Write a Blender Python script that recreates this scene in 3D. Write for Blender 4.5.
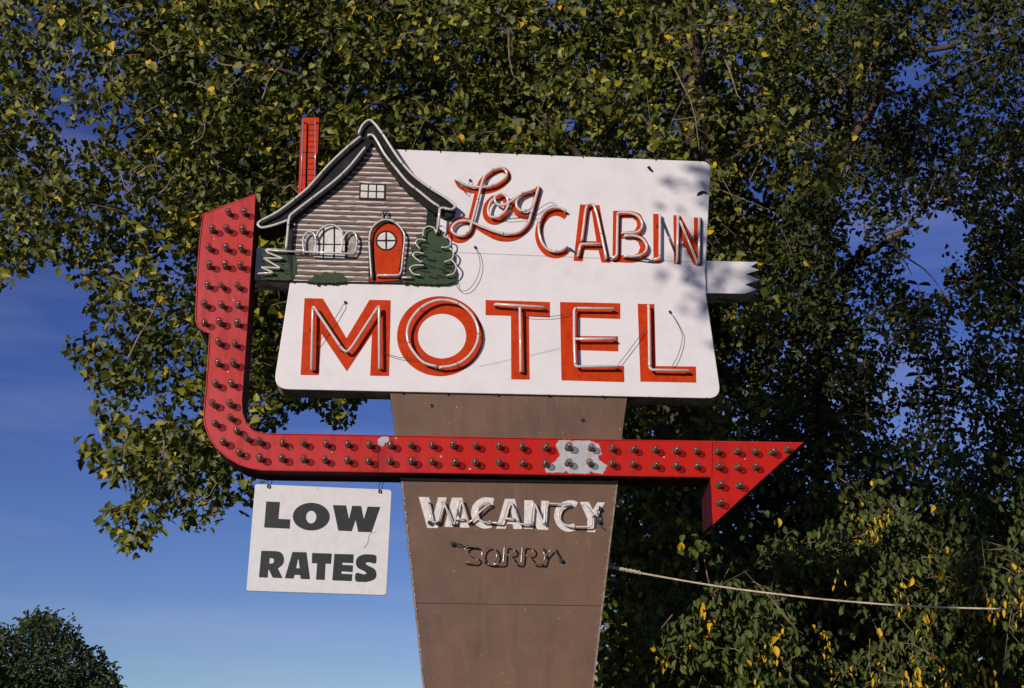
import bpy, bmesh, math, random
import numpy as np
from mathutils import Vector, Matrix
from mathutils.geometry import tessellate_polygon
R = math.radians
random.seed(7)
rng = np.random.default_rng(11)
for o in list(bpy.data.objects): bpy.data.objects.remove(o)
SC = bpy.context.scene
COL = SC.collection

# ------------------------------------------------------------------ camera
CAM_Z = 1.6; F_PX = 1300.0; PITCH = R(19.2); YAW = R(3.9)
cd = bpy.data.cameras.new('camera'); cam = bpy.data.objects.new('camera', cd); COL.objects.link(cam)
cam.location = (0, 0, CAM_Z); cam.rotation_euler = (math.pi/2 + PITCH, 0, -YAW)
cd.sensor_width = 36; cd.lens = F_PX/1024*36; cd.clip_start = .05; cd.clip_end = 3000
SC.camera = cam
# ------------------------------------------------------------------ light
SUN = Vector((-.72, -1.0, .29)).normalized()          # direction towards the sun
el = math.asin(SUN.z); az = math.atan2(SUN.x, SUN.y)
W = bpy.data.worlds.new('World'); SC.world = W; W.use_nodes = True
nt = W.node_tree; nt.nodes.clear()
out = nt.nodes.new('ShaderNodeOutputWorld'); bg = nt.nodes.new('ShaderNodeBackground')
sky = nt.nodes.new('ShaderNodeTexSky'); sky.sky_type = 'NISHITA'; sky.sun_disc = False
sky.sun_elevation = el; sky.sun_rotation = az
sky.air_density = 1.0; sky.dust_density = 0.1; sky.ozone_density = 3.0; sky.altitude = 1200
SKY_STRENGTH = .093
bg.inputs[1].default_value = SKY_STRENGTH
hsv = nt.nodes.new('ShaderNodeHueSaturation'); hsv.inputs['Saturation'].default_value = 1.18
hsv.inputs['Hue'].default_value = .532
# thin cirrus streaks low in the sky
tc = nt.nodes.new('ShaderNodeTexCoord'); mp = nt.nodes.new('ShaderNodeMapping')
mp.inputs['Rotation'].default_value = (0, R(-14), 0); mp.inputs['Scale'].default_value = (2.2, 2.2, 13)
nz = nt.nodes.new('ShaderNodeTexNoise'); nz.inputs['Scale'].default_value = 1.6; nz.inputs['Detail'].default_value = 5
cr = nt.nodes.new('ShaderNodeValToRGB')
cr.color_ramp.elements[0].position = .47; cr.color_ramp.elements[0].color = (0, 0, 0, 1)
cr.color_ramp.elements[1].position = .8; cr.color_ramp.elements[1].color = (.28, .28, .28, 1)
mx = nt.nodes.new('ShaderNodeMixRGB'); mx.inputs[2].default_value = (4.6, 4.9, 6.9, 1)
nt.links.new(tc.outputs['Generated'], mp.inputs[0]); nt.links.new(mp.outputs[0], nz.inputs[0])
nt.links.new(nz.outputs[0], cr.inputs[0]); nt.links.new(cr.outputs[0], mx.inputs[0])
nt.links.new(sky.outputs[0], hsv.inputs['Color']); nt.links.new(hsv.outputs[0], mx.inputs[1])
nt.links.new(mx.outputs[0], bg.inputs[0]); nt.links.new(bg.outputs[0], out.inputs[0])
sl = bpy.data.lights.new('sun', 'SUN'); sl.energy = 4.0; sl.angle = R(.55); sl.color = (1, .93, .85)
so = bpy.data.objects.new('sun', sl); COL.objects.link(so); so.rotation_euler = SUN.to_track_quat('Z', 'Y').to_euler()
so.location = (-8, -11, 9)
vs = SC.view_settings; vs.view_transform = 'Standard'; vs.look = 'None'; vs.gamma = 1; vs.use_curve_mapping = False
vs.exposure = 0.0

# ------------------------------------------------------------------ pixel of the photograph -> point of the place at distance Y
_r = Vector((math.cos(YAW), -math.sin(YAW), 0))
_f = Vector((math.sin(YAW)*math.cos(PITCH), math.cos(YAW)*math.cos(PITCH), math.sin(PITCH)))
_u = Vector((-math.sin(YAW)*math.sin(PITCH), -math.cos(YAW)*math.sin(PITCH), math.cos(PITCH)))
def P(x, y, Y):
    d = _r*(x-512) - _u*(y-344) + _f*F_PX
    return Vector((0, 0, CAM_Z)) + d*(Y/d.y)
def z(ox, oy, s, pts): return [(ox+a/s, oy+b/s) for a, b in pts]
def ell(cx, cy, rx, ry, n=48, a0=0, a1=2*math.pi):
    return [(cx+rx*math.cos(a0+(a1-a0)*i/n), cy+ry*math.sin(a0+(a1-a0)*i/n)) for i in range(n)]
def smooth(pts, k=6, closed=False):
    n = len(pts); o = []
    for i in range(n if closed else n-1):
        p = [Vector(pts[j % n] if closed else pts[max(0, min(n-1, j))]) for j in (i-1, i, i+1, i+2)]
        for q in range(k):
            t = q/k
            o.append(tuple(.5*((2*p[1]) + (p[2]-p[0])*t + (2*p[0]-5*p[1]+4*p[2]-p[3])*t*t + (3*p[1]-p[0]-3*p[2]+p[3])*t**3)))
    if not closed: o.append(tuple(pts[-1]))
    return o
def rounded(pts, rad):                                # round the corners of a px polygon; rad: one or per-corner
    n = len(pts); o = []
    for i in range(n):
        r = rad[i] if isinstance(rad, (list, tuple)) else rad
        a, b, c = (Vector(pts[j % n]) for j in (i-1, i, i+1))
        if r <= 0: o.append(tuple(b)); continue
        p0 = b + (a-b).normalized()*r; p1 = b + (c-b).normalized()*r
        for q in range(8):
            t = q/7; o.append(tuple(p0*(1-t)**2 + b*2*t*(1-t) + p1*t*t))
    return o

# ------------------------------------------------------------------ materials
def mat(name, col, rough=.6, spec=.4, metal=0, col2=None, scale=6, lo=.4, hi=.65, bump=0, bscale=40, coat=0, speck=None, sscale=90, sth=.74):
    m = bpy.data.materials.new(name); m.use_nodes = True; t = m.node_tree; b = t.nodes['Principled BSDF']
    b.inputs['Base Color'].default_value = (*col, 1); b.inputs['Roughness'].default_value = rough
    b.inputs['Specular IOR Level'].default_value = spec; b.inputs['Metallic'].default_value = metal
    b.inputs['Coat Weight'].default_value = coat; b.inputs['Coat Roughness'].default_value = .25
    c = t.nodes.new('ShaderNodeTexCoord'); last = None
    if col2 is not None:
        n = t.nodes.new('ShaderNodeTexNoise'); n.inputs['Scale'].default_value = scale; n.inputs['Detail'].default_value = 6
        n.inputs['Roughness'].default_value = .65
        r = t.nodes.new('ShaderNodeMapRange'); r.inputs[1].default_value = lo; r.inputs[2].default_value = hi
        x = t.nodes.new('ShaderNodeMixRGB'); x.inputs[1].default_value = (*col, 1); x.inputs[2].default_value = (*col2, 1)
        t.links.new(c.outputs['Object'], n.inputs[0]); t.links.new(n.outputs[0], r.inputs[0])
        t.links.new(r.outputs[0], x.inputs[0]); t.links.new(x.outputs[0], b.inputs['Base Color']); last = x
    if speck is not None:
        n = t.nodes.new('ShaderNodeTexNoise'); n.inputs['Scale'].default_value = sscale; n.inputs['Detail'].default_value = 2
        r = t.nodes.new('ShaderNodeMapRange'); r.inputs[1].default_value = sth; r.inputs[2].default_value = sth+.02
        x = t.nodes.new('ShaderNodeMixRGB'); x.inputs[2].default_value = (*speck, 1); x.inputs[1].default_value = (*col, 1)
        t.links.new(c.outputs['Object'], n.inputs[0]); t.links.new(n.outputs[0], r.inputs[0]); t.links.new(r.outputs[0], x.inputs[0])
        if last: t.links.new(last.outputs[0], x.inputs[1])
        t.links.new(x.outputs[0], b.inputs['Base Color'])
    if bump:
        n = t.nodes.new('ShaderNodeTexNoise'); n.inputs['Scale'].default_value = bscale; n.inputs['Detail'].default_value = 3
        q = t.nodes.new('ShaderNodeBump'); q.inputs['Strength'].default_value = bump; q.inputs['Distance'].default_value = .02
        t.links.new(c.outputs['Object'], n.inputs[0]); t.links.new(n.outputs[0], q.inputs['Height']); t.links.new(q.outputs[0], b.inputs['Normal'])
    return m
M = {}
M['white'] = mat('white enamel', (.70, .638, .63), .42, .35, col2=(.63, .58, .565), scale=5, lo=.45, hi=.75, bump=.03, bscale=3, speck=(.2, .16, .13), sscale=55, sth=.775)
M['board'] = mat('white board', (.62, .585, .575), .5, .3, col2=(.57, .54, .53), scale=14, speck=(.2, .16, .13), sscale=60, sth=.78)
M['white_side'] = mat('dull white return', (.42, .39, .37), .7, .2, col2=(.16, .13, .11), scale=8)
M['orange'] = mat('orange red paint', (.50, .040, .002), .6, .12, col2=(.40, .022, .002), scale=14, speck=(.5,.3,.2), sscale=70, sth=.79)
M['brick'] = mat('orange red brick paint', (.54, .038, .003), .55, .15, col2=(.42, .03, .005), scale=20)
M['brown'] = mat('brown enamel', (.155, .085, .052), .5, .3, col2=(.118, .066, .043), scale=2.8, bump=.45, bscale=1.9, speck=(.45, .38, .33), sscale=46, sth=.745)
M['brown_edge'] = mat('worn brown edge', (.30, .21, .17), .5, .5, col2=(.12, .07, .05), scale=40)
M['black'] = mat('black paint', (.012, .012, .012), .4, .4)
M['ink'] = mat('green black paint', (.007, .010, .008), .5, .2, col2=(.012, .015, .013), scale=25)
M['roof'] = mat('tarry black paint', (.008, .0075, .007), .55, .18, col2=(.03, .027, .025), scale=12, lo=.5, hi=.75)
M['letter_black'] = mat('faded black paint', (.008, .010, .0095), .55, .35, col2=(.015, .018, .017), scale=30)
M['glass'] = mat('white coated glass tube', (.60, .53, .49), .12, .6, col2=(.42, .35, .31), scale=18, lo=.5, hi=.75, coat=.6)
M['tan_glass'] = mat('brown painted glass tube', (.20, .13, .09), .14, .7, col2=(.10, .065, .045), scale=30, coat=.8)
M['violet_glass'] = mat('violet tinted glass tube', (.30, .16, .22), .12, .6, coat=.6)
M['dark_glass'] = mat('black painted glass tube', (.02, .022, .02), .18, .6, coat=.5)
M['wire'] = mat('dark wire', (.03, .04, .035), .5, .4)
M['steel'] = mat('galvanised steel', (.35, .33, .31), .4, .5, metal=.7)
M['cream'] = mat('vacancy white paint', (.68, .62, .58), .5, .3, col2=(.5, .44, .4), scale=30)
M['patch'] = mat('grey primer', (.42, .40, .41), .6, .25, col2=(.33, .31, .32), scale=15)
M['green'] = mat('sign green paint', (.036, .055, .027), .7, .12, col2=(.05, .075, .038), scale=20)
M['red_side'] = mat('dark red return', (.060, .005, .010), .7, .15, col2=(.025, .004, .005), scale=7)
M['asphalt'] = mat('asphalt', (.05, .05, .05), .9, .2, col2=(.065, .063, .06), scale=20, bump=.3, bscale=120)
M['grass'] = mat('grass', (.06, .08, .025), .95, .1, col2=(.10, .095, .045), scale=1.5, bump=.5, bscale=60)
M['concrete'] = mat('concrete', (.3, .29, .27), .9, .2, col2=(.22, .21, .2), scale=10)
M['bark'] = mat('bark', (.10, .065, .045), .9, .2, col2=(.035, .022, .016), scale=9, bump=.9, bscale=16)
M['twig'] = mat('pale twig bark', (.24, .17, .115), .8, .2, col2=(.12, .08, .05), scale=12)
M['cut_wood'] = mat('sawn wood', (.45, .27, .16), .8, .2)
M['rope'] = mat('weathered cable', (.68, .55, .40), .7, .2, col2=(.42, .33, .22), scale=12)
M['cable_black'] = mat('black cable', (.02, .018, .015), .6, .3)
# faded red of the arrow: pinker and chalky towards its left end
m = mat('faded red enamel', (.44, .010, .006), .45, .2, bump=.05, bscale=4); M['red'] = m
t = m.node_tree; b = t.nodes['Principled BSDF']; g = t.nodes.new('ShaderNodeNewGeometry'); sx = t.nodes.new('ShaderNodeSeparateXYZ')
n1 = t.nodes.new('ShaderNodeTexNoise'); n1.inputs['Scale'].default_value = 2.2; n1.inputs['Detail'].default_value = 6; n1.inputs['Roughness'].default_value = .6
mr = t.nodes.new('ShaderNodeMapRange'); mr.inputs[1].default_value = 0.6; mr.inputs[2].default_value = -1.9; mr.inputs[3].default_value = -.15; mr.inputs[4].default_value = .75
mr.clamp = True
ad = t.nodes.new('ShaderNodeMath'); ad.operation = 'MULTIPLY_ADD'; ad.inputs[1].default_value = 1.1; 
sb = t.nodes.new('ShaderNodeMath'); sb.operation = 'SUBTRACT'; sb.inputs[1].default_value = .5
x = t.nodes.new('ShaderNodeMixRGB'); x.inputs[1].default_value = (.45, .010, .004, 1); x.inputs[2].default_value = (.45, .052, .056, 1); x.use_clamp = True
t.links.new(g.outputs['Position'], sx.inputs[0]); t.links.new(g.outputs['Position'], n1.inputs[0]); t.links.new(sx.outputs[0], mr.inputs[0])
t.links.new(n1.outputs[0], sb.inputs[0]); t.links.new(sb.outputs[0], ad.inputs[0]); t.links.new(mr.outputs[0], ad.inputs[2])
t.links.new(ad.outputs[0], x.inputs[0]); t.links.new(x.outputs[0], b.inputs['Base Color'])
def streak(m, dark, sc, lo, hi, amt):                # rain streaks and grime running down the sheet
    t = m.node_tree; b = t.nodes['Principled BSDF']; src = b.inputs['Base Color'].links[0].from_socket
    g = t.nodes.new('ShaderNodeNewGeometry'); p = t.nodes.new('ShaderNodeMapping'); p.inputs['Scale'].default_value = sc
    n = t.nodes.new('ShaderNodeTexNoise'); n.inputs['Scale'].default_value = 1; n.inputs['Detail'].default_value = 7; n.inputs['Roughness'].default_value = .62
    r = t.nodes.new('ShaderNodeMapRange'); r.inputs[1].default_value = lo; r.inputs[2].default_value = hi; r.inputs[4].default_value = amt
    x = t.nodes.new('ShaderNodeMixRGB'); x.inputs[2].default_value = (*dark, 1)
    for a_, b_ in ((g.outputs['Position'], p.inputs[0]), (p.outputs[0], n.inputs[0]), (n.outputs[0], r.inputs[0]), (r.outputs[0], x.inputs[0]), (src, x.inputs[1]), (x.outputs[0], b.inputs['Base Color'])): t.links.new(a_, b_)
streak(M['red'], (.22, .008, .006), (11, 11, 1.6), .50, .74, .75); streak(M['red'], (.30, .02, .012), (26, 26, 22), .56, .72, .6); streak(M['red'], (.55, .20, .18), (60, 60, 40), .68, .74, .6)
streak(M['brown'], (.075, .045, .034), (9, 9, .9), .52, .78, .6); streak(M['brown'], (.22, .15, .12), (16, 16, 2.5), .58, .80, .5)
streak(M['white'], (.44, .37, .32), (13, 13, .9), .60, .86, .35); streak(M['board'], (.44, .38, .34), (20, 20, 2), .62, .86, .35)
# log siding: brown logs with pale highlights painted as wavy streaks
m = mat('painted log siding', (.3, .2, .15), .55, .3); M['siding'] = m
t = m.node_tree; b = t.nodes['Principled BSDF']; c = t.nodes.new('ShaderNodeTexCoord'); s = t.nodes.new('ShaderNodeSeparateXYZ')
nn = t.nodes.new('ShaderNodeTexNoise'); mpp = t.nodes.new('ShaderNodeMapping'); mpp.inputs['Scale'].default_value = (2.2, 1, 14); nn.inputs['Scale'].default_value = 2.5; nn.inputs['Detail'].default_value = 5
ma = t.nodes.new('ShaderNodeMath'); ma.operation = 'MULTIPLY_ADD'; ma.inputs[1].default_value = .016
mu = t.nodes.new('ShaderNodeMath'); mu.operation = 'MULTIPLY'; mu.inputs[1].default_value = 1/.0455
fr = t.nodes.new('ShaderNodeMath'); fr.operation = 'FRACT'
cr2 = t.nodes.new('ShaderNodeValToRGB'); e = cr2.color_ramp.elements
e[0].position = 0; e[0].color = (.008, .006, .005, 1); e[1].position = .12; e[1].color = (.115, .07, .05, 1)
for p_, c_ in ((.48, (.15, .092, .066, 1)), (.57, (.56, .48, .44, 1)), (.80, (.62, .55, .51, 1)), (.88, (.07, .05, .04, 1)), (1.0, (.008, .006, .005, 1))):
    k = e.new(p_); k.color = c_
n3 = t.nodes.new('ShaderNodeTexNoise'); mp3 = t.nodes.new('ShaderNodeMapping'); mp3.inputs['Scale'].default_value = (6, 1, 60); n3.inputs['Scale'].default_value = 1.5
mr3 = t.nodes.new('ShaderNodeMapRange'); mr3.inputs[1].default_value = .52; mr3.inputs[2].default_value = .62
x3 = t.nodes.new('ShaderNodeMixRGB'); x3.inputs[2].default_value = (.16, .105, .085, 1)
L = t.links.new
L(c.outputs['Object'], mpp.inputs[0]); L(mpp.outputs[0], nn.inputs[0]); L(c.outputs['Object'], s.inputs[0]); L(nn.outputs[0], ma.inputs[0]); L(s.outputs[2], ma.inputs[2])
L(ma.outputs[0], mu.inputs[0]); L(mu.outputs[0], fr.inputs[0]); L(fr.outputs[0], cr2.inputs[0]); L(c.outputs['Object'], mp3.inputs[0]); L(mp3.outputs[0], n3.inputs[0])
L(n3.outputs[0], mr3.inputs[0]); L(mr3.outputs[0], x3.inputs[0]); L(cr2.outputs[0], x3.inputs[1]); L(x3.outputs[0], b.inputs['Base Color'])
# bulb glass
m = bpy.data.materials.new('clear bulb glass'); m.use_nodes = True; M['bulb'] = m; t = m.node_tree; t.nodes.clear()
o_ = t.nodes.new('ShaderNodeOutputMaterial'); mi = t.nodes.new('ShaderNodeMixShader'); tr = t.nodes.new('ShaderNodeBsdfTransparent'); pr = t.nodes.new('ShaderNodeBsdfPrincipled')
tr.inputs[0].default_value = (.86, .80, .76, 1); pr.inputs['Base Color'].default_value = (.16, .10, .07, 1); pr.inputs['Roughness'].default_value = .16; pr.inputs['Specular IOR Level'].default_value = 1.0; pr.inputs['Coat Weight'].default_value = 1.0; pr.inputs['Coat Roughness'].default_value = .12; pr.inputs['Coat IOR'].default_value = 1.9
lw = t.nodes.new('ShaderNodeLayerWeight'); lw.inputs[0].default_value = .45; mrr = t.nodes.new('ShaderNodeMapRange'); mrr.inputs[3].default_value = .16; mrr.inputs[4].default_value = .75
t.links.new(lw.outputs['Facing'], mrr.inputs[0]); t.links.new(mrr.outputs[0], mi.inputs[0])
t.links.new(tr.outputs[0], mi.inputs[1]); t.links.new(pr.outputs[0], mi.inputs[2]); t.links.new(mi.outputs[0], o_.inputs[0])
M['socket'] = mat('tarnished brass socket', (.26, .17, .11), .28, .6, metal=.6, col2=(.05, .03, .02), scale=60)
def leaf_mat(name, stops, trans=.35, rough=.42, tcol=(.16, .17, .02)):
    m = bpy.data.materials.new(name); m.use_nodes = True; t = m.node_tree; b = t.nodes['Principled BSDF']; o = t.nodes['Material Output']
    a = t.nodes.new('ShaderNodeAttribute'); a.attribute_name = 'tone'; r = t.nodes.new('ShaderNodeValToRGB'); e = r.color_ramp.elements
    e[0].position = stops[0][0]; e[0].color = (*stops[0][1], 1); e[1].position = stops[-1][0]; e[1].color = (*stops[-1][1], 1)
    for p_, c_ in stops[1:-1]:
        k = e.new(p_); k.color = (*c_, 1)
    t.links.new(a.outputs['Fac'], r.inputs[0]); t.links.new(r.outputs[0], b.inputs['Base Color'])
    b.inputs['Roughness'].default_value = rough; b.inputs['Specular IOR Level'].default_value = .27
    tl = t.nodes.new('ShaderNodeBsdfTranslucent'); mm = t.nodes.new('ShaderNodeMixRGB'); mm.blend_type = 'MIX'; mm.inputs[0].default_value = .5; mm.inputs[2].default_value = (*tcol, 1)
    t.links.new(r.outputs[0], mm.inputs[1]); t.links.new(mm.outputs[0], tl.inputs[0])
    x = t.nodes.new('ShaderNodeMixShader'); x.inputs[0].default_value = trans
    t.links.new(b.outputs[0], x.inputs[1]); t.links.new(tl.outputs[0], x.inputs[2]); t.links.new(x.outputs[0], o.inputs[0])
    return m
M['leafA'] = leaf_mat('cottonwood leaf', [(0, (.026, .038, .007)), (.45, (.080, .088, .010)), (.75, (.175, .17, .017)), (.93, (.30, .25, .022)), (1, (.52, .33, .012))], .16, .48)
M['leafB'] = leaf_mat('small dark leaf', [(0, (.018, .026, .006)), (.6, (.048, .054, .009)), (.93, (.11, .105, .014)), (1, (.36, .20, .012))], .15, .6)
M['leafC'] = leaf_mat('long pale green leaf', [(0, (.04, .058, .012)), (.6, (.08, .10, .018)), (.86, (.15, .165, .025)), (.90, (.58, .35, .010)), (1, (.64, .38, .008))], .22, .6)
M['leafD'] = leaf_mat('dark shrub leaf', [(0, (.03, .045, .018)), (.8, (.06, .08, .025)), (1, (.16, .14, .03))], .2)

# ------------------------------------------------------------------ object helpers
WO = {}
def tag(o, label=None, cat=None, group=None, kind=None):
    if label: o['label'] = label
    if cat: o['category'] = cat
    if group: o['group'] = group
    if kind: o['kind'] = kind
    return o
def link(o, parent, origin):
    origin = Vector(origin); WO[o.name] = origin; COL.objects.link(o)
    if parent: o.parent = parent; o.location = origin - WO[parent.name]
    else: o.location = origin
    return o
def empty(name, loc):
    o = bpy.data.objects.new(name, None); o.empty_display_size = .2; return link(o, None, loc)
def obj(name, verts, faces, mats, parent=None, midx=None, sm=False, fix=True):
    verts = [Vector(v) for v in verts]
    lo = Vector([min(v[i] for v in verts) for i in range(3)]); hi = Vector([max(v[i] for v in verts) for i in range(3)]); c = (lo+hi)/2
    me = bpy.data.meshes.new(name); me.from_pydata([v-c for v in verts], [], faces)
    for q in (mats if isinstance(mats, (list, tuple)) else [mats]): me.materials.append(M[q])
    if midx: me.polygons.foreach_set('material_index', midx)
    if sm: me.polygons.foreach_set('use_smooth', [True]*len(me.polygons))
    if fix:
        bm = bmesh.new(); bm.from_mesh(me); bmesh.ops.recalc_face_normals(bm, faces=bm.faces); bm.to_mesh(me); bm.free()
    me.update(); o = bpy.data.objects.new(name, me)
    return link(o, parent, c)
class MB:                                             # collects shapes of ONE part
    def __init__(s): s.v = []; s.f = []; s.m = []
    def add(s, v, f, m=0):
        n = len(s.v); s.v += list(v); s.f += [tuple(i+n for i in q) for q in f]; s.m += [m]*len(f) if isinstance(m, int) else m; return s
    def slab(s, loops, Yf, Yb, m=0, mside=None):
        if not isinstance(loops[0][0], (tuple, list, Vector)): loops = [loops]
        fr = [[P(x, y, Yf) for x, y in l] for l in loops]; n = sum(map(len, fr)); v = [p for l in fr for p in l]
        bk = [Vector((p.x, Yb, p.z)) for p in v]
        if len(loops) == 1: tr = [tuple(range(n))]
        else: tr = tessellate_polygon([[Vector((p.x, p.z, 0)) for p in l] for l in fr])
        f = [tuple(q) for q in tr] + [tuple(i+n for i in reversed(q)) for q in tr]; mi = [m]*len(tr) + [m if mside is None else mside]*len(tr); b = 0
        for l in fr:
            k = len(l)
            for i in range(k):
                f.append((b+i, b+(i+1) % k, b+(i+1) % k+n, b+i+n)); mi.append(m if mside is None else mside)
            b += k
        return s.add(v+bk, f, mi)
    def tube(s, pts, r, n=8, m=0, cap=True):
        pts = [Vector(p) for p in pts]; k = len(pts); v = []; f = []; up = None
        rr = r if isinstance(r, (list, tuple)) else [r]*k
        for i in range(k):
            d = (pts[min(i+1, k-1)] - pts[max(i-1, 0)]).normalized()
            if up is None: up = d.orthogonal().normalized()
            up = (up - d*up.dot(d)).normalized(); w = d.cross(up)
            v += [pts[i] + (up*math.cos(2*math.pi*j/n) + w*math.sin(2*math.pi*j/n))*rr[i] for j in range(n)]
        for i in range(k-1):
            for j in range(n): f.append((i*n+j, i*n+(j+1) % n, (i+1)*n+(j+1) % n, (i+1)*n+j))
        if cap: f += [tuple(range(n))[::-1], tuple((k-1)*n+j for j in range(n))]
        return s.add(v, f, m)
    def ribbon(s, pts, w, Y0, Y1, m=0):               # painted brush stroke, px centre line and width
        k = len(pts); q = [Vector(p) for p in pts]; v = []; f = []
        ww = w if isinstance(w, (list, tuple)) else [w]*k
        for i in range(k):
            d = (q[min(i+1, k-1)] - q[max(i-1, 0)]).normalized(); nrm = Vector((-d.y, d.x)); Y = Y0+(Y1-Y0)*i/(k-1)
            a = q[i]+nrm*ww[i]/2; c = q[i]-nrm*ww[i]/2; v += [P(a.x, a.y, Y), P(c.x, c.y, Y)]
        for i in range(k-1): f.append((2*i, 2*i+1, 2*i+3, 2*i+2))
        return s.add(v, f, m)
    def box(s, a, b, m=0):
        (x0, y0, z0), (x1, y1, z1) = a, b
        v = [(x0, y0, z0), (x1, y0, z0), (x1, y1, z0), (x0, y1, z0), (x0, y0, z1), (x1, y0, z1), (x1, y1, z1), (x0, y1, z1)]
        return s.add([Vector(p) for p in v], [(0, 3, 2, 1), (4, 5, 6, 7), (0, 1, 5, 4), (1, 2, 6, 5), (2, 3, 7, 6), (3, 0, 4, 7)], m)
    def split(s, name, mats, parent=None, sm=False):  # every separate piece becomes an object of its own
        par = list(range(len(s.v)))
        def fd(a):
            while par[a] != a: par[a] = par[par[a]]; a = par[a]
            return a
        for f in s.f:
            for i in f[1:]: par[fd(i)] = fd(f[0])
        gr = {}
        for f, m in zip(s.f, s.m): gr.setdefault(fd(f[0]), []).append((f, m))
        for fs in gr.values():
            ids = sorted({i for f, _ in fs for i in f}); mp_ = {j: i for i, j in enumerate(ids)}
            obj(name, [s.v[i] for i in ids], [tuple(mp_[i] for i in f) for f, _ in fs], mats, parent, [m for _, m in fs], sm)
    def build(s, name, mats, parent=None, sm=False, bevel=0, fix=True):
        o = obj(name, s.v, s.f, mats, parent, s.m, sm, fix)
        if bevel:
            b = o.modifiers.new('bevel', 'BEVEL'); b.width = bevel; b.segments = 2; b.limit_method = 'ANGLE'; b.angle_limit = R(50)
        return o
NEON_R = .0112
def neon(paths, Y, base, parent, name='neon_tube', mt='glass', r=NEON_R, sm_k=5, label=None, ends=True):
    mb = MB()
    for p in paths:
        q = p if sm_k == 0 else smooth(p, sm_k)
        w = [P(x, y, Y) for x, y in q]
        if ends:                                      # both ends turn back into the sheet metal
            w = [Vector((w[0].x, base, w[0].z)), Vector((w[0].x, Y+.012, w[0].z))] + w + [Vector((w[-1].x, Y+.012, w[-1].z)), Vector((w[-1].x, base, w[-1].z))]
        mb.tube(w, r, 8)
        tot = 0                                       # glass supports
        for i in range(2, len(w)-3):
            tot += (w[i]-w[i-1]).length
            if tot > .32:
                tot = 0; mb.tube([w[i]+Vector((0, .004, 0)), Vector((w[i].x, base, w[i].z))], .0035, 5)
                d = (w[i+1]-w[i]).normalized()*.005; mb.tube([w[i]-d, w[i]+d], r*1.22, 8, 1)
    o = mb.build(name, [mt, 'steel'], parent, sm=True)
    if label: o['label'] = label
    return o
def corner(pts, r=1.2):                               # polyline with small rounded bends
    o = [pts[0]]
    for i in range(1, len(pts)-1):
        a, b, c = (Vector(pts[j]) for j in (i-1, i, i+1)); r_ = min(r, (a-b).length*.45, (c-b).length*.45)
        p0 = b+(a-b).normalized()*r_; p1 = b+(c-b).normalized()*r_
        for q in range(5):
            t = q/4; o.append(tuple(p0*(1-t)**2+b*2*t*(1-t)+p1*t*t))
    return o+[pts[-1]]

# ================================================================== the setting
mb = MB(); mb.add([Vector(p) for p in ((-900, -900, 0), (900, -900, 0), (900, 900, 0), (-900, 900, 0))], [(0, 1, 2, 3)])
tag(mb.build('ground', 'grass', fix=False), kind='structure')
mb = MB(); mb.add([Vector(p) for p in ((-120, -9, .004), (120, -9, .004), (120, 6.5, .004), (-120, 6.5, .004))], [(0, 1, 2, 3)])
tag(mb.build('road', 'asphalt', fix=False), kind='structure')
mb = MB(); mb.box((-120, 6.5, -.05), (120, 6.65, .13)); mb.box((-120, 6.652, -.05), (120, 8.2, .125))
tag(mb.build('pavement', 'concrete'), kind='structure')

# ================================================================== the motel sign
YP = 10.0                                             # front of the white cabinet
base = P(508, 655, 10.2); sign = empty('motel_sign', (base.x, 10.2, 0))
tag(sign, 'big red arrow motel sign with white cabin panel on a brown tapered pylon', 'motel sign')
# --- pylon
def edge_to_ground(a, b, Y):
    p, q = P(*a, Y), P(*b, Y); t = (-.05 - p.z)/(q.z - p.z); return p + (q-p)*t
Yf = 10.03
mb = MB(); mb.slab([(388.5, 380), (629.5, 380), (616, 484), (402, 484)], Yf, 10.36)
pyl = mb.build('pylon_shaft', 'brown', sign, bevel=.004)
Yv = 10.0
lw_, rw_ = edge_to_ground((401, 477), (420, 655), Yv), edge_to_ground((618, 480), (597, 655), Yv)
a, b_ = P(401, 477, Yv), P(618, 480, Yv)
mb = MB(); v = [a, b_, rw_, lw_]; v += [Vector((p.x, 10.40, p.z)) for p in v]
mb.add(v, [(0, 1, 2, 3), (7, 6, 5, 4), (0, 4, 5, 1), (1, 5, 6, 2), (2, 6, 7, 3), (3, 7, 4, 0)])
box = mb.build('vacancy_cabinet', 'brown', sign, bevel=.005)
mb = MB()
for (p, q) in ((a, lw_), (b_, rw_)):                  # worn edge angles
    s_ = 1 if p is a else -1; w = .012
    v = [p, p+Vector((s_*w, 0, 0)), q+Vector((s_*w, 0, 0)), q]; v = [k+Vector((-s_*.002, -.004, 0)) for k in v]; v += [k+Vector((0, .03, 0)) for k in v]
    mb.add(v, [(0, 1, 2, 3), (7, 6, 5, 4), (0, 4, 5, 1), (1, 5, 6, 2), (2, 6, 7, 3), (3, 7, 4, 0)])
mb.split('edge_trim', 'brown_edge', box)
mb = MB(); mb.slab([(403.5, 478.6), (615.8, 481.6), (615.6, 483.0), (403.7, 480.0)], 9.994, 10.01)
mb.build('top_flange', 'brown_edge', box)
mb = MB(); mb.slab([(414.8, 602.6), (603.3, 605.6), (603.3, 606.2), (414.8, 603.2)], 9.9985, 10.01)
mb.split('seam', 'black', box)
mb = MB()
for x_, y_ in ((431.8, 405.8), (583, 420.3)):
    mb.slab(ell(x_, y_, 2.0, 2.0, 12), Yf-.003, Yf+.01)
mb.split('bolt_hole', 'black', pyl)
mb = MB()                                             # little bolts down both edges
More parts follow.
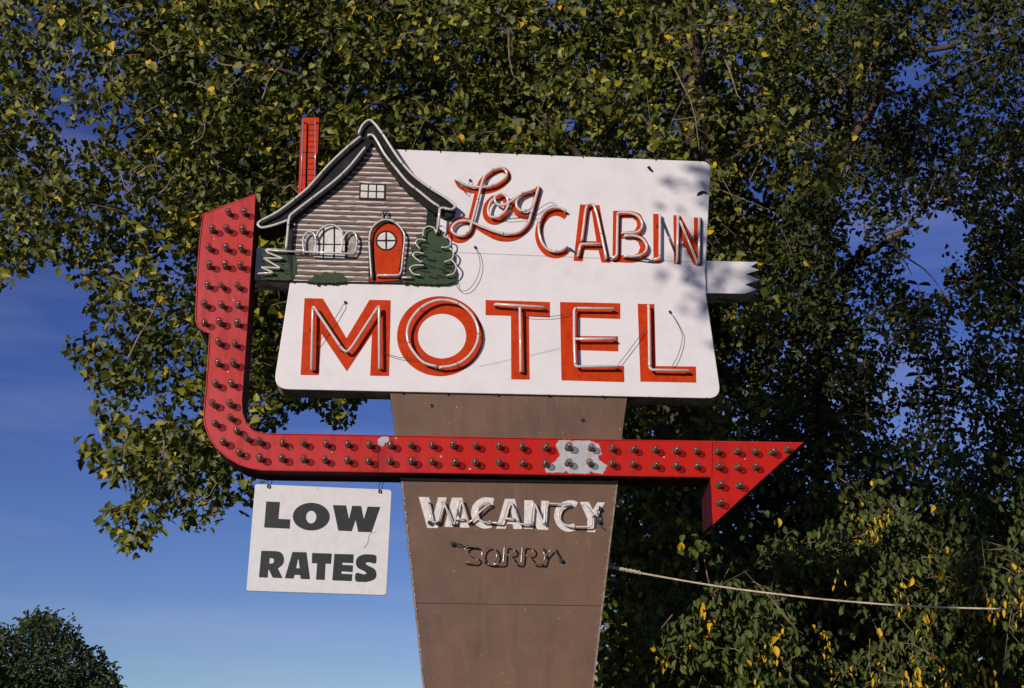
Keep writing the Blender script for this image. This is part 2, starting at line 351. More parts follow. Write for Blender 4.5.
for i in range(13):
    t_ = i/12
    for A_, B_ in (((403.5, 485), (421, 650)), ((614.6, 487), (595.6, 650))):
        x_, y_ = A_[0]+(B_[0]-A_[0])*t_, A_[1]+(B_[1]-A_[1])*t_
        mb.slab(ell(x_, y_, .8, .8, 8), 9.992, 10.005)
mb.split('rivet', 'steel', box)
mb = MB(); c0 = (lw_+rw_)/2; mb.box((lw_.x-.25, 9.75, -.1), (rw_.x+.25, 10.65, .18)); mb.build('concrete_footing', 'concrete', sign, bevel=.02)

# VACANCY painted letters
D = lambda p: z(415, 485, 8, p)
E_ = lambda p: z(500, 485, 8, p)
YL = 9.9975
def letter(ch, loops, par, mt, Y=YL, d=.004, word=''):
    mb = MB(); mb.slab(loops, Y, Y+d)
    o = mb.build('letter', mt, par); o['label'] = 'painted letter %s of the word %s' % (ch, word); return o
vac = lambda ch, l: letter(ch, l, box, 'cream', 9.997, .006, 'vacancy')
vac('V', [D([(30, 95), (112, 97), (150, 230), (185, 98), (255, 100), (180, 345), (98, 343)])])
vac('A', [D([(295, 100), (380, 103), (435, 343), (362, 340), (350, 305), (315, 305), (300, 338), (235, 335)]), D([(340, 180), (348, 180), (362, 250), (322, 250)])])
vac('A', [D([(720, 110), (800, 112), (858, 352), (790, 352), (780, 312), (735, 312), (725, 350), (650, 348)]), D([(752, 185), (762, 185), (780, 262), (738, 262)])])
vac('N', [E_([(195, 122), (262, 122), (325, 240), (330, 125), (390, 128), (385, 360), (300, 355), (262, 285), (262, 352), (192, 350)])])
vac('Y', [E_([(640, 135), (712, 135), (742, 200), (780, 138), (840, 140), (768, 270), (762, 378), (698, 375), (700, 270)])])
for pth in (D([(628, 135), (590, 128), (540, 132), (492, 170), (478, 230), (500, 290), (550, 320), (612, 312)]), E_([(612, 165), (580, 152), (535, 155), (480, 185), (462, 250), (488, 315), (540, 345), (600, 335)])):
    mb = MB(); mb.ribbon(smooth(pth, 6), 7.2, 9.9965, 9.9955); o = mb.build('letter', 'cream', box, fix=False); o['label'] = 'painted letter C of the word vacancy'
YN = 9.955
nv = dict(Y=YN, base=10.0, parent=box, r=.0075, mt='glass')
neon([corner(D([(100, 130), (132, 285), (155, 300), (185, 290), (222, 130), (240, 160), (297, 308)]), 1.5), corner(D([(318, 310), (350, 128), (372, 122), (385, 160), (428, 300)]), 1.5), corner(D([(322, 272), (400, 272)]))], sm_k=0, **nv)
neon([D([(430, 298), (470, 275), (510, 225), (570, 172), (605, 155)]), D([(598, 150), (560, 138), (515, 165), (490, 220), (505, 270), (550, 298), (610, 298)]), corner(D([(620, 300), (690, 306), (712, 250), (745, 140), (765, 135), (785, 170), (825, 300), (840, 312), (930, 316)]), 1.5), corner(D([(722, 268), (800, 270)]))], sm_k=0, **nv)
neon([corner(E_([(250, 315), (262, 140), (285, 160), (352, 318), (365, 145), (400, 148), (565, 155)]), 1.2), smooth(E_([(570, 158), (520, 165), (480, 200), (470, 250), (500, 305), (560, 332), (620, 335)]), 5) + corner(E_([(720, 336), (735, 320), (738, 240)]), 1), corner(E_([(665, 150), (745, 238), (770, 235), (792, 165)]), 1.5)], sm_k=0, **nv)
ns = dict(Y=9.955, base=10.0, parent=box, r=.0065, mt='tan_glass', name='sorry_tube')
neon([smooth(D([(392, 485), (440, 478), (480, 488)]), 4), smooth(D([(500, 498), (440, 490), (402, 510), (420, 545), (480, 575), (500, 600), (475, 622), (410, 618)]), 6)], sm_k=0, **ns)
neon([ell(489.4, 555.3, 7.4, 8.6, 30, 2.2, 2.2+6.1)], sm_k=0, **ns)
neon([corner(D([(600, 634), (705, 632), (716, 488), (765, 492), (802, 525), (780, 558), (738, 556), (782, 590), (800, 632), (848, 632), (860, 488), (915, 490), (950, 525), (930, 560), (885, 560), (925, 585), (945, 632), (1025, 634)]), 2)], sm_k=0, **ns)
neon([corner(E_([(345, 634), (362, 575), (332, 498)]), 1.5), corner(E_([(362, 572), (425, 498), (482, 602)]), 1.2)], sm_k=0, **ns)
mb = MB()
for p_ in (D([(290, 465), (330, 462), (390, 485)]), D([(285, 470), (350, 490), (392, 492)])): mb.tube([P(x_, y_, 9.975) for x_, y_ in smooth(p_, 4)], .003, 5)
for x_, y_ in D([(292, 467)])+E_([(485, 602), (790, 290), (795, 190)])+D([(115, 300), (180, 300)]): mb.tube([P(x_, y_, 9.96), P(x_, y_, 10.0)], .016, 8)
mb.tube([P(x_, y_, 9.95) for x_, y_ in E_([(775, 200), (790, 250), (775, 300), (815, 338)])], .005, 5)
mb.split('lead_wire', 'wire', box)

# --- white sign cabinet
panel_px = rounded([(392, 149), (711, 161.5), (706, 262), (706, 293), (721.5, 398.5), (273, 389), (290, 281.5), (292, 200)], [0, 9, 0, 3, 14, 16, 0, 0])
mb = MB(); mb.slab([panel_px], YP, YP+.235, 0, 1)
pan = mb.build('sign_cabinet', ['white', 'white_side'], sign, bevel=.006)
mb = MB(); mb.slab(z(480, 270, 3.938, [(885, 0)]) + [(706.4, 262), (706.6, 293), (705.9, 293), (705.7, 262)], YP-.001, YP+.01)
mb.slab([(457, 252.3), (705, 262.2), (705, 262.7), (457, 252.8)], YP-.0012, YP+.01)
mb.split('seam', 'white_side', pan)
tail = [(706, 260.8), (758.5, 262), (750.5, 266.6), (759.2, 270), (745.8, 274), (759.8, 279.8), (744.8, 284.6), (757.4, 289.6), (745, 293.6), (706.3, 293)]
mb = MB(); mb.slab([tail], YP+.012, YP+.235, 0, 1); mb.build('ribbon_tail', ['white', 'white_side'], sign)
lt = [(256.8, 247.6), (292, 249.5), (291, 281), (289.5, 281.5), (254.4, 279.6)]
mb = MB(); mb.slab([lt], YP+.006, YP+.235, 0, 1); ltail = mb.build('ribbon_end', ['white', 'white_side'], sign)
mb = MB()
for i in range(9):                                    # screws along the lower and upper return
    for A_, B_ in (((300, 390), (705, 398)), ((410, 150.5), (695, 161))):
        x_, y_ = A_[0]+(B_[0]-A_[0])*i/8+random.uniform(-6, 6), A_[1]+(B_[1]-A_[1])*i/8
        mb.slab(ell(x_, y_, .8, .8, 8), YP-.004, YP+.01)
mb.split('screw', 'black', pan)
for cx, cy, rot in ((650, 170, 1), (702.5, 193.5, 0)):
    mb = MB()
    if rot: mb.slab([(cx-3, cy-3), (cx-.5, cy-4.3), (cx+1.2, cy-1.5), (cx+3.2, cy+.5), (cx+2.6, cy+2.3), (cx-.5, cy+.2)], YP-.006, YP+.01)
    else: mb.slab([(cx-6, cy+2.3), (cx-4.5, cy-1.2), (cx-.5, cy-3), (cx+3.5, cy-2), (cx+5.5, cy+.8), (cx+1, cy-.3), (cx-2, cy+1.5)], YP-.006, YP+.01)
    mb.build('lifting_slot', 'ink', pan)
Z3 = lambda p: z(260, 270, 4.267, p); Z4 = lambda p: z(480, 270, 3.938, p)
ml = lambda ch, l: letter(ch, l, pan, 'orange', YP-.003, .006, 'motel')
ml('M', [[(304.5, 298.1), (322.8, 298.5), (346.4, 338.2), (369.5, 299.7), (390.6, 300.2), (388.9, 375.9), (370.1, 375.5), (371.9, 333.7), (346.7, 371.2), (321.3, 333.5), (318.6, 375), (300.5, 374.8)]])
ml('O', [ell(440, 336.1, 43, 40), ell(441.9, 336, 24.3, 22.4)])
ml('T', [Z4([(22, 118), (275, 126), (275, 187), (192, 182), (195, 431), (123, 430), (122, 180), (22, 177)])])
ml('E', [Z4([(315, 126), (552, 131), (552, 192), (385, 187), (385, 260), (543, 261), (544, 320), (386, 315), (388, 374), (567, 378), (568, 441), (321, 434)])])
ml('L', [Z4([(621, 133), (686, 134), (692, 378), (850, 380), (851, 443), (632, 439)])])
YT = YP-.062
nm = dict(Y=YT, base=YP, parent=pan, sm_k=0)
neon([corner(Z3([(220, 420), (226, 152), (348, 333), (370, 352), (392, 328), (508, 150), (510, 415)]), 3)], **nm)
neon([smooth(Z3([(752, 411), (700, 395), (660, 355), (634, 310), (628, 260), (645, 210), (685, 163), (735, 135), (785, 128), (845, 142), (900, 185), (928, 240), (930, 295), (908, 345), (870, 385), (820, 408), (768, 415)]), 5)], **nm)
neon([Z4([(60, 134), (250, 146)]), Z4([(157, 148), (161, 395)])], **nm)
neon([corner(Z4([(525, 152), (371, 150), (371, 268), (375, 380), (540, 380)]), 3), Z4([(374, 271), (530, 271)])], **nm)
neon([corner(Z4([(664, 138), (668, 393), (820, 396)]), 4)], **nm)
# Log CABIN
ZA = lambda p: z(525, 190, 8, p); ZB = lambda p: z(630, 190, 8, p); ZC = lambda p: z(440, 160, 8, p)
cl = lambda ch, l: letter(ch, l, pan, 'orange', YP-.003, .006, 'cabin')
mb = MB(); mb.ribbon(smooth(ZA([(330, 210), (290, 185), (235, 175), (175, 200), (128, 265), (110, 340), (118, 410), (150, 470), (200, 508), (270, 512), (332, 482)]), 6), 7.2, YP-.004, YP-.006)
o = mb.build('letter', 'orange', pan, fix=False); o['label'] = 'painted letter C of the word cabin'
cl('A', [ZA([(440, 115), (595, 121), (640, 380), (683, 582), (612, 578), (588, 482), (470, 478), (462, 570), (388, 565)]), ZA([(514, 165), (532, 165), (572, 410), (478, 408)])])
cl('B', [rounded(ZA([(705, 165), (850, 167), (925, 190), (955, 260), (950, 320), (925, 352), (972, 395), (995, 460), (972, 540), (910, 575), (850, 582), (700, 575)]), [0, 2, 3, 2, 2, 1, 3, 4, 3, 3, 0, 0]),
         ZA([(765, 225), (860, 225), (892, 250), (898, 285), (875, 328), (765, 330)]), ZA([(765, 390), (865, 390), (905, 415), (922, 460), (905, 505), (860, 525), (765, 520)])])
cl('I', [ZB([(185, 190), (238, 192), (245, 580), (188, 576)])])
cl('N', [ZB([(347, 200), (405, 205), (510, 395), (512, 218), (577, 222), (574, 602), (510, 598), (400, 370), (400, 592), (352, 588)])])
YT2 = YP-.043; nc = dict(Y=YT2, base=YP, parent=pan, sm_k=0)
neon([smooth(ZA([(322, 165), (270, 140), (205, 145), (150, 182), (116, 250), (112, 330), (135, 415), (172, 465), (225, 490), (285, 484), (332, 455)]), 5)], **nc)
neon([corner(ZA([(425, 520), (445, 432), (600, 432)]), 2), smooth(ZA([(455, 395), (468, 300), (488, 150), (515, 112), (545, 120), (572, 180), (610, 350), (650, 540)]), 5)], **nc)
neon([corner(ZA([(700, 545), (735, 525), (742, 182), (800, 180)]), 2)+smooth(ZA([(850, 184), (905, 210), (938, 265), (925, 315), (880, 342), (780, 340)]), 5), smooth(ZA([(800, 365), (880, 366), (940, 392), (975, 450), (955, 500), (900, 528), (800, 528)]), 5)], **nc)
neon([corner(ZB([(240, 195), (238, 545), (195, 555)]), 2)], **nc)
neon([ZB([(385, 205), (378, 565)]), ZB([(400, 245), (540, 580)]), ZB([(555, 220), (552, 575)])], **nc)
for dk_ in (ZA([(330, 455), (365, 470), (425, 522)]), ZA([(650, 540), (700, 545)]), ZA([(800, 535), (900, 545), (1020, 560)]), ZB([(250, 225), (375, 545)])): neon([dk_], Y=YT2+.004, base=YP, parent=pan, sm_k=0, mt='dark_glass', name='dark_tube', r=.007)
neon([ZA([(1000, 553), (1040, 555)]), ], Y=YT2, base=YP, parent=pan, sm_k=0, r=.008)
lp = smooth(ZC([(122, 155), (150, 205), (200, 235), (280, 248), (360, 248), (440, 228), (510, 185), (545, 130), (520, 85), (470, 80), (400, 112), (340, 165), (315, 215), (298, 270), (275, 370), (250, 470), (250, 560), (205, 622), (140, 638), (88, 605), (88, 545), (135, 492), (200, 482), (290, 525), (380, 580), (470, 620), (570, 622), (650, 585), (710, 510), (740, 430), (765, 330), (790, 215)]), 5)
mb = MB(); mb.ribbon(lp, [2.5+min(1, i/20)*3.2 for i in range(len(lp))], YP-.003, YP-.010)
o = mb.build('letter', 'orange', pan, fix=False); o['label'] = 'painted script letter L of the word log'
mb = MB(); mb.ribbon(smooth(ZC([(480, 292), (420, 315), (375, 370), (368, 440), (400, 482), (455, 488), (510, 445), (535, 380), (520, 310), (470, 288)]), 5), 6.4, YP-.004, YP-.008)
mb.ribbon(smooth(ZC([(540, 350), (610, 310), (680, 265), (770, 245)]), 4), 4.6, YP-.009, YP-.012)
o = mb.build('letter', 'orange', pan, fix=False); o['label'] = 'painted script letter o of the word log'
mb = MB(); mb.ribbon(smooth(ZC([(740, 262), (665, 275), (612, 320), (598, 380), (625, 430), (690, 445), (745, 410), (765, 330)]), 5), 5.2, YP-.0115, YP-.0135)
o = mb.build('letter', 'orange', pan, fix=False); o['label'] = 'painted script letter g of the word log'
neon([smooth(ZC([(135, 155), (200, 195), (280, 215), (370, 215), (450, 190), (520, 140), (532, 95), (490, 62), (420, 80), (362, 125), (335, 190), (320, 250), (290, 370), (255, 500), (235, 560), (200, 595), (150, 605), (105, 580), (95, 545), (130, 500), (190, 485), (250, 495), (330, 530), (450, 575), (540, 590), (630, 575), (700, 510), (730, 430), (760, 320), (790, 215)]), 5)], **nc)
neon([smooth(ZC([(438, 300), (445, 340), (485, 362), (540, 348), (600, 310), (660, 265), (740, 240)]), 4), smooth(ZC([(440, 292), (490, 268), (535, 298), (545, 360), (518, 412), (465, 455), (402, 450), (385, 400), (400, 345), (425, 315)]), 5)], Y=YT2-.012, base=YP, parent=pan, sm_k=0)
neon([smooth(ZC([(738, 248), (672, 262), (622, 310), (612, 365), (650, 405), (705, 398), (740, 365)]), 5)], Y=YT2-.004, base=YP, parent=pan, sm_k=0)
def wires(lst, par, Y, r=.0026, mt='wire'):
    for p in lst:
        w = [P(x_, y_, Y) for x_, y_ in smooth(p, 5)]; w[0].y = YP-.001; w[-1].y = min(Y, YP)
        MB().tube(w, r, 5).build('lead_wire', mt, par, sm=True)
wires([[(475, 247), (479, 256), (480, 268), (476, 280), (469, 289), (461, 291), (457, 286), (456, 280)], [(345, 302), (331, 325), (316, 346)],
       Z3([(520, 350), (590, 372), (690, 385), (750, 408)]), Z4([(360, 168), (280, 183), (180, 180), (130, 150)]), Z4([(540, 378), (600, 300), (655, 225)]),
       Z4([(748, 163), (780, 215), (797, 265), (780, 335), (755, 380)]), ZC([(500, 455), (560, 440), (720, 435), (820, 372), (885, 340), (940, 365)]), ZC([(520, 475), (620, 468), (760, 450), (850, 395), (930, 378), (1000, 400)]),
       ZC([(150, 180), (210, 270), (225, 210), (240, 160)]), ZB([(410, 440), (460, 410), (535, 350)]), ZB([(415, 455), (450, 465), (480, 455)])], pan, YP-.035)
wires([[(480, 366), (530, 355), (560, 348)]], pan, YP-.012, .0009)
mb = MB()
for x_, y_ in [(475, 247), (345, 302), (669.8, 311.5)]+ZB([(215, 285), (420, 435), (530, 420)])+ZC([(240, 160)])+Z3([(215, 258), (350, 343)]): mb.tube([P(x_, y_, YP-.02), P(x_, y_, YP)], .011, 8)
mb.split('electrode_cap', 'wire', pan)

# --- log cabin cut-out
K = lambda p: z(250, 112, 8, p); Lz = lambda p: z(345, 112, 8, p); Mz = lambda p: z(250, 190, 8, p); Nz = lambda p: z(350, 200, 8, p)
YC = YP-.03
wall = [(372.2, 139), (400, 186), (427.5, 209), (425.5, 230), (424, 283), (292, 280.6), (292.5, 247), (294, 219), (330, 190)]
mb = MB(); mb.slab([wall], YC, YP+.22, 0, 1); cabin = mb.build('log_cabin_panel', ['siding', 'ink'], sign)
cabin['label'] = 'cut-out log cabin with curved dark roof, orange door and painted windows'
outer = [(262.5, 228), (257.5, 225.5), (257, 221.5), (262.5, 218), (275, 212), (286, 205), (305, 190), (312.5, 183), (330, 164), (348.7, 145.5), (357.5, 133), (361, 125), (368.7, 119.5), (375, 122), (382.5, 133), (392.5, 149.5), (402.5, 164), (415, 177.5), (430, 188.5), (445, 197.5), (454, 204), (456.5, 208)]
inner = [(454.5, 214), (450, 217.5), (443, 216.5), (440, 212), (436, 213.5), (427, 208), (418.7, 201), (407.5, 192), (397.5, 179.5), (386, 165.7), (378.7, 152), (372.3, 142), (366, 152), (358.7, 163), (345, 177.5), (330, 190.5), (318, 201), (304, 211.5), (294, 220), (286, 221.5), (270, 227.5)]
mb = MB(); mb.slab([outer+inner], YC-.035, YP+.2); mb.build('roof', 'roof', cabin, bevel=.003)
mb = MB(); mb.slab([(428, 209), (434.5, 212), (433, 228), (425.5, 228)], YC-.004, YP); mb.build('corner_post', 'ink', cabin)
mb = MB(); mb.slab([(287.5, 221.5), (293, 220), (292, 281), (286.5, 250)], YC-.01, YP+.2); mb.build('corner_post', 'ink', cabin)
chim = [(302, 117.6), (319, 117.6), (318.6, 130), (317.6, 153), (316, 155.5), (315.8, 167), (315.2, 190), (300, 204), (298, 196), (299.3, 165), (300.4, 135)]
mb = MB(); mb.slab([chim], YC+.02, YP+.16); ch = mb.build('chimney', 'brick', cabin)
mb = MB()
for i in range(12):
    y_ = 124 + i*5.6; xl, xr = (301.5, 318) if i % 4 == 1 else (308, 317.8) if i % 2 else (309, 316.5); xr -= i*.22; xl -= i*.22
    mb.slab([(xl, y_), (xr, y_+.3), (xr, y_+1.0), (xl, y_+.7)], YC+.0175, YC+.03)
mb.slab([(307.0, 128), (308.0, 128), (306.6, 190), (305.6, 190)], YC+.0175, YC+.03)
mb.split('mortar_line', 'ink', cabin)
neon([K([(425, 62), (418, 300), (410, 610)]), K([(522, 62), (524, 300), (520, 560)])], Y=YC-.03, base=YC+.02, parent=cabin, sm_k=0, mt='violet_glass', r=.007)
YR = YC-.075
nr = dict(Y=YR, base=YC-.02, parent=cabin, sm_k=0)
neon([smooth(Mz([(300, 242), (220, 272), (150, 292), (92, 300), (64, 275), (90, 245), (200, 188), (300, 118), (440, 5)])+K([(500, 568), (640, 412), (790, 272), (882, 198)]), 5)], **nr)
neon([smooth(K([(872, 165), (900, 105), (950, 66)])+Lz([(230, 85), (300, 175), (380, 298), (460, 412), (560, 518), (680, 608), (800, 682)])+Nz([(825, 28), (842, 52), (812, 75), (762, 66)]), 5)], **nr)
neon([smooth(K([(920, 285), (800, 432), (700, 530), (600, 612), (500, 688)])+Mz([(450, 102), (352, 178), (315, 220), (302, 330), (290, 460)]), 5)], **nr)
neon([smooth(Lz([(188, 185), (222, 186), (262, 240), (320, 340), (400, 440), (500, 560), (600, 640)])+Nz([(650, 10), (712, 50)]), 5), corner(Nz([(762, 62), (718, 66), (708, 205)]), 2)], **nr)
mb = MB(); mb.slab(Nz([(690, 98), (712, 98), (706, 205), (672, 205)]), YP-.002, YP+.01); mb.build('porch_post', 'white_side', cabin)
# small gable window
w1 = [(359.6, 183.0), (386, 184.0), (385.6, 200.0), (359.0, 199.2)]
def bil(q, u, v_): 
    a_, b2, c_, d_ = (Vector(p) for p in q); return tuple((a_*(1-u)+b2*u)*(1-v_)+(d_*(1-u)+c_*u)*v_)
mb = MB(); mb.slab([w1], YC-.004, YC+.01); win = mb.build('window', 'ink', cabin)
for fu in range(3):
    for fv in range(2):
        u0, u1 = .055+fu*.31, .055+fu*.31+.255; v0, v1 = .09+fv*.44, .09+fv*.44+.36
        mb2 = MB() if (fu, fv) == (0, 0) else mb2; mb2.slab([[bil(w1, u0, v0), bil(w1, u1, v0), bil(w1, u1, v1), bil(w1, u0, v1)]], YC-.0065, YC)
mb2.split('window_pane', 'cream', cabin)
# arched window with side lights
arch = Mz([(520, 552), (518, 400), (548, 335), (600, 290), (650, 276), (710, 290), (752, 330), (778, 400), (778, 552)])
mb = MB(); mb.slab([arch], YC-.004, YC+.01)
mb.slab([Mz([(778, 540), (850, 545), (850, 556), (778, 556)])], YC-.0045, YC+.01); mb.build('window', 'ink', cabin)
mb = MB()
for a_ in ([(530, 425), (530, 395), (555, 345), (583, 315), (583, 428)], [(597, 428), (597, 300), (640, 290), (668, 290), (668, 430)], [(682, 430), (682, 292), (715, 305), (748, 340), (758, 430)],
           [(510, 440), (583, 440), (580, 540), (510, 535)], [(595, 440), (668, 440), (665, 542), (592, 540)], [(682, 440), (760, 442), (758, 545), (680, 542)]):
    mb.slab([Mz(a_)], YC-.0065, YC)
mb.split('window_pane', 'cream', cabin)
for sh in ([(440, 500), (438, 400), (460, 355), (485, 350), (508, 375), (512, 505)], [(790, 500), (790, 400), (815, 360), (835, 365), (845, 410), (842, 500)]):
    mb = MB(); mb.slab([Mz(sh)], YC-.003, YC+.01); mb.build('shutter', 'white_side', cabin)
YW = YC-.045; nw = dict(Y=YW, base=YC, parent=cabin, sm_k=0, r=.0082)
neon([smooth(Mz([(432, 500), (424, 400), (450, 345), (482, 334), (512, 352), (525, 400), (522, 500)]), 5), smooth(Mz([(522, 380), (560, 318), (620, 282), (680, 284), (728, 318), (745, 345)]), 5)], **nw)
neon([smooth(Mz([(735, 478), (742, 405), (770, 348), (812, 330), (845, 355), (856, 410), (846, 480)]), 5)+Mz([(825, 512), (440, 495)]), Mz([(125, 478), (400, 496)])], **nw)
neon([corner(Mz([(130, 480), (140, 500), (265, 548), (108, 546), (245, 625), (90, 618), (190, 662), (66, 668)]), 1.6)], Y=YW, base=YP, parent=cabin, sm_k=0, r=.0082)
# door
door = Nz([(148, 655), (148, 285), (175, 215), (230, 172), (290, 158), (355, 172), (412, 218), (438, 285), (420, 655)])
mb = MB(); mb.slab([door], YC-.004, YC+.01); dr = mb.build('door', 'ink', cabin)
mb = MB(); mb.slab([Nz([(205, 600), (192, 400), (170, 300), (190, 240), (240, 200), (300, 190), (360, 205), (402, 245), (418, 300), (415, 400), (385, 600)])], YC-.0065, YC)
mb.slab([Nz([(155, 652), (160, 610), (180, 610), (185, 652)])], YC-.0065, YC); mb.slab([Nz([(205, 655), (208, 612), (378, 616), (395, 640)])], YC-.0065, YC); mb.build('door_leaf', 'orange', cabin)
cx, cy = Nz([(290, 325)])[0]
mb = MB(); mb.slab([ell(cx, cy, 10.8, 10.2, 32)], YC-.0085, YC); mb.build('door_window_frame', 'ink', cabin)
mb = MB()
for k_ in range(4):
    a0 = k_*math.pi/2+.09; mb.slab([[(cx+1.0*(1 if k_ in (0, 3) else -1), cy+1.0*(1 if k_ in (0, 1) else -1))]+[(cx+9.0*math.cos(a0+(math.pi/2-.18)*i/8), cy+8.5*math.sin(a0+(math.pi/2-.18)*i/8)) for i in range(9)]], YC-.0105, YC)
mb.split('door_window_pane', 'cream', cabin)
neon([smooth(Nz([(172, 612), (160, 450), (156, 300), (180, 222), (235, 172), (292, 156), (352, 174), (410, 228), (437, 295), (425, 430), (412, 560)]), 5)+Nz([(400, 592), (385, 602), (220, 602)])], **nw)
neon([smooth(ell(*Nz([(285, 116)])[0], 3.0, 3.6, 14, 1.9, 1.9+5.6), 2)], Y=YC-.02, base=YC, parent=cabin, sm_k=0, mt='dark_glass', name='lantern_ring', r=.006)
# painted shrubs
def jag(pts, amp, step=1.6):
    o = []; n = len(pts)
    for i in range(n):
        a_, b2 = Vector(pts[i]), Vector(pts[(i+1) % n]); k_ = max(1, int((b2-a_).length/step)); d = (b2-a_).normalized(); nn_ = Vector((d.y, -d.x))
        for q in range(k_): o.append(tuple(a_+(b2-a_)*q/k_+nn_*(random.uniform(-.3, amp*1.9)*random.random() if q % 2 else random.uniform(-.5, .1))))
    return o
sh = jag(Nz([(640, 225), (700, 215), (750, 260), (790, 330), (800, 390), (830, 430), (830, 520), (845, 560), (840, 650), (780, 672), (560, 670), (425, 655), (455, 570), (450, 490), (500, 430), (485, 390), (540, 330), (525, 285), (590, 262)]), 1.3)
mb = MB(); mb.slab([sh], YC-.008, YP, 0)
for i in range(26):                                   # dark brush marks
    u = random.random(); x_ = 412+random.uniform(0, 38); y_ = 236+random.uniform(0, 44); 
    if abs(x_-432) > 6+(y_-228)*.27: continue
    l_ = random.uniform(3, 6); mb.ribbon(smooth([(x_-l_, y_-1.2), (x_, y_+.3), (x_+l_, y_+random.uniform(.2, 1.8))], 3), [.3]+[1.2]*5+[.3], YC-.0115-.00008*i, YC-.0115-.00008*i, 1)
mb.build('painted_shrub', ['green', 'ink'], cabin)
neon([smooth(Nz(p), 5) for p in ([(690, 262), (668, 222), (625, 212), (588, 240), (585, 285)], [(605, 322), (550, 314), (526, 345), (560, 390)], [(590, 428), (530, 418), (505, 445), (560, 492), (580, 490)], [(590, 522), (510, 524), (478, 550), (512, 592), (560, 598)],
      [(695, 255), (705, 214), (745, 212), (768, 245), (755, 290), (800, 312), (802, 358), (775, 378), (735, 378)], [(800, 385), (828, 420), (815, 470), (760, 494)], [(815, 480), (850, 530), (830, 585), (780, 602)])], Y=YC-.05, base=YC-.005, parent=cabin, sm_k=0, r=.0062, mt='glass')
neon([Nz([(420, 618), (490, 620)])], Y=YC-.04, base=YC, parent=cabin, sm_k=0, r=.008)
sh = jag([(264, 251), (268, 248.6), (290, 250), (295, 254), (297, 262), (296.5, 272), (293, 279.5), (287, 280.5), (266, 279.5), (263, 272), (266, 264), (262, 257)], 1.0)
mb = MB(); mb.slab([sh], YC-.006, YP+.01, 0)
for i in range(8):
    x_ = 268+random.uniform(0, 22); y_ = 255+random.uniform(0, 20); mb.ribbon([(x_-2.5, y_), (x_, y_+1.5), (x_+2.5, y_+1)], [.4, 1.4, .4], YC-.0095-.0002*i, YC-.0095-.0002*i, 1)
mb.build('painted_shrub', ['green', 'ink'], cabin)
sh = jag([(306, 281.5), (312, 278.5), (315, 273.5), (320, 275), (325, 272), (330, 274), (336, 272.5), (341, 274), (346, 277), (346, 281.5), (338, 282.5), (320, 282.5)], 1.4, 1.0)
mb = MB(); mb.slab([sh], YC-.006, YP, 0); mb.build('painted_shrub', 'green', cabin)

# --- arrow
def rough(pts, amp=.75, step=1.3):
    o = []; n = len(pts)
    for i in range(n):
        a_, b2 = Vector(pts[i]), Vector(pts[(i+1) % n]); k_ = max(1, int((b2-a_).length/step))
        for q in range(k_): o.append(tuple(a_+(b2-a_)*q/k_+Vector((random.uniform(-amp, amp), random.uniform(-amp, amp)))*.6))
    return o
YA = 9.87; 
Z5 = lambda p: z(190, 270, 3.278, p); Z7 = lambda p: z(600, 420, 4.655, p); Z6 = lambda p: z(400, 380, 4.655, p)
arrow_px = [(203.3, 214), (255.6, 194), (253.5, 225), (250.4, 270), (248, 309.7), (244.3, 361.5), (241.6, 400), (242.2, 413), (246.4, 424), (252.5, 430.5), (261.7, 433.6), (400, 436), (600, 439.8), (803.5, 442.6),
            (712.3, 524.4), (710.4, 477), (600, 475.2), (400, 472.2), (262, 470), (250, 468), (240, 464.8), (227.5, 457.6), (216, 447.5), (208.8, 436), (204.6, 423.8), (204, 412.5), (206.8, 380), (209.2, 345), (209.8, 333), (203.7, 331.2), (198, 327), (195.8, 320), (195.9, 312.7), (197.6, 270), (200, 240)]
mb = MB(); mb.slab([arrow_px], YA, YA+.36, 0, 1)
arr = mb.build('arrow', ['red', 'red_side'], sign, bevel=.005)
rim = MB(); nP = len(arrow_px)                        # thin folded rim round the face
rim.tube([P(x_, y_, YA-.001) for x_, y_ in arrow_px]+[P(*arrow_px[0], YA-.001)], .0055, 6)
rim.build('arrow_rim', 'red', arr, sm=True)
mb = MB(); mb.slab([rough(Z6([(725, 300), (740, 282), (790, 278), (800, 284), (880, 280), (925, 298), (942, 345), (922, 352), (928, 372), (965, 398), (945, 437), (905, 434), (890, 425), (880, 436), (785, 434), (775, 420), (760, 432), (680, 430), (676, 408), (705, 388), (722, 380), (745, 350), (735, 325)]))], YA-.0025, YA+.01)
mb.slab([rough(Z5([(615, 556), (628, 545), (650, 546), (655, 562), (640, 568), (632, 580), (618, 572)]))], YA-.0025, YA+.01)
mb.split('paint_patch', 'patch', arr)
mb = MB(); mb.slab([(379, 435.7), (379.5, 435.7), (378.5, 472), (378, 472)], YA-.0015, YA+.01); mb.slab([(712.2, 441.4), (712.7, 441.4), (712.2, 477.5), (711.7, 477.5)], YA-.0015, YA+.01)
mb.split('seam', 'red_side', arr)
for cx_, cy_, rx_ in ((246, 455, 1.1), (291, 449, .8), (441, 456.5, .9), (233, 300, .7), (228, 372, .8), (332, 452, .6), (664, 457, .8), (745, 459, .6), (560, 456, .7), (214, 239, .6), (470, 469, 1.0), (396, 438.2, .8)):
    MB().slab([rough(ell(cx_, cy_, rx_*1.4, rx_, 9), .5, .35)], YA-.002, YA+.01).build('paint_chip', 'patch', arr)
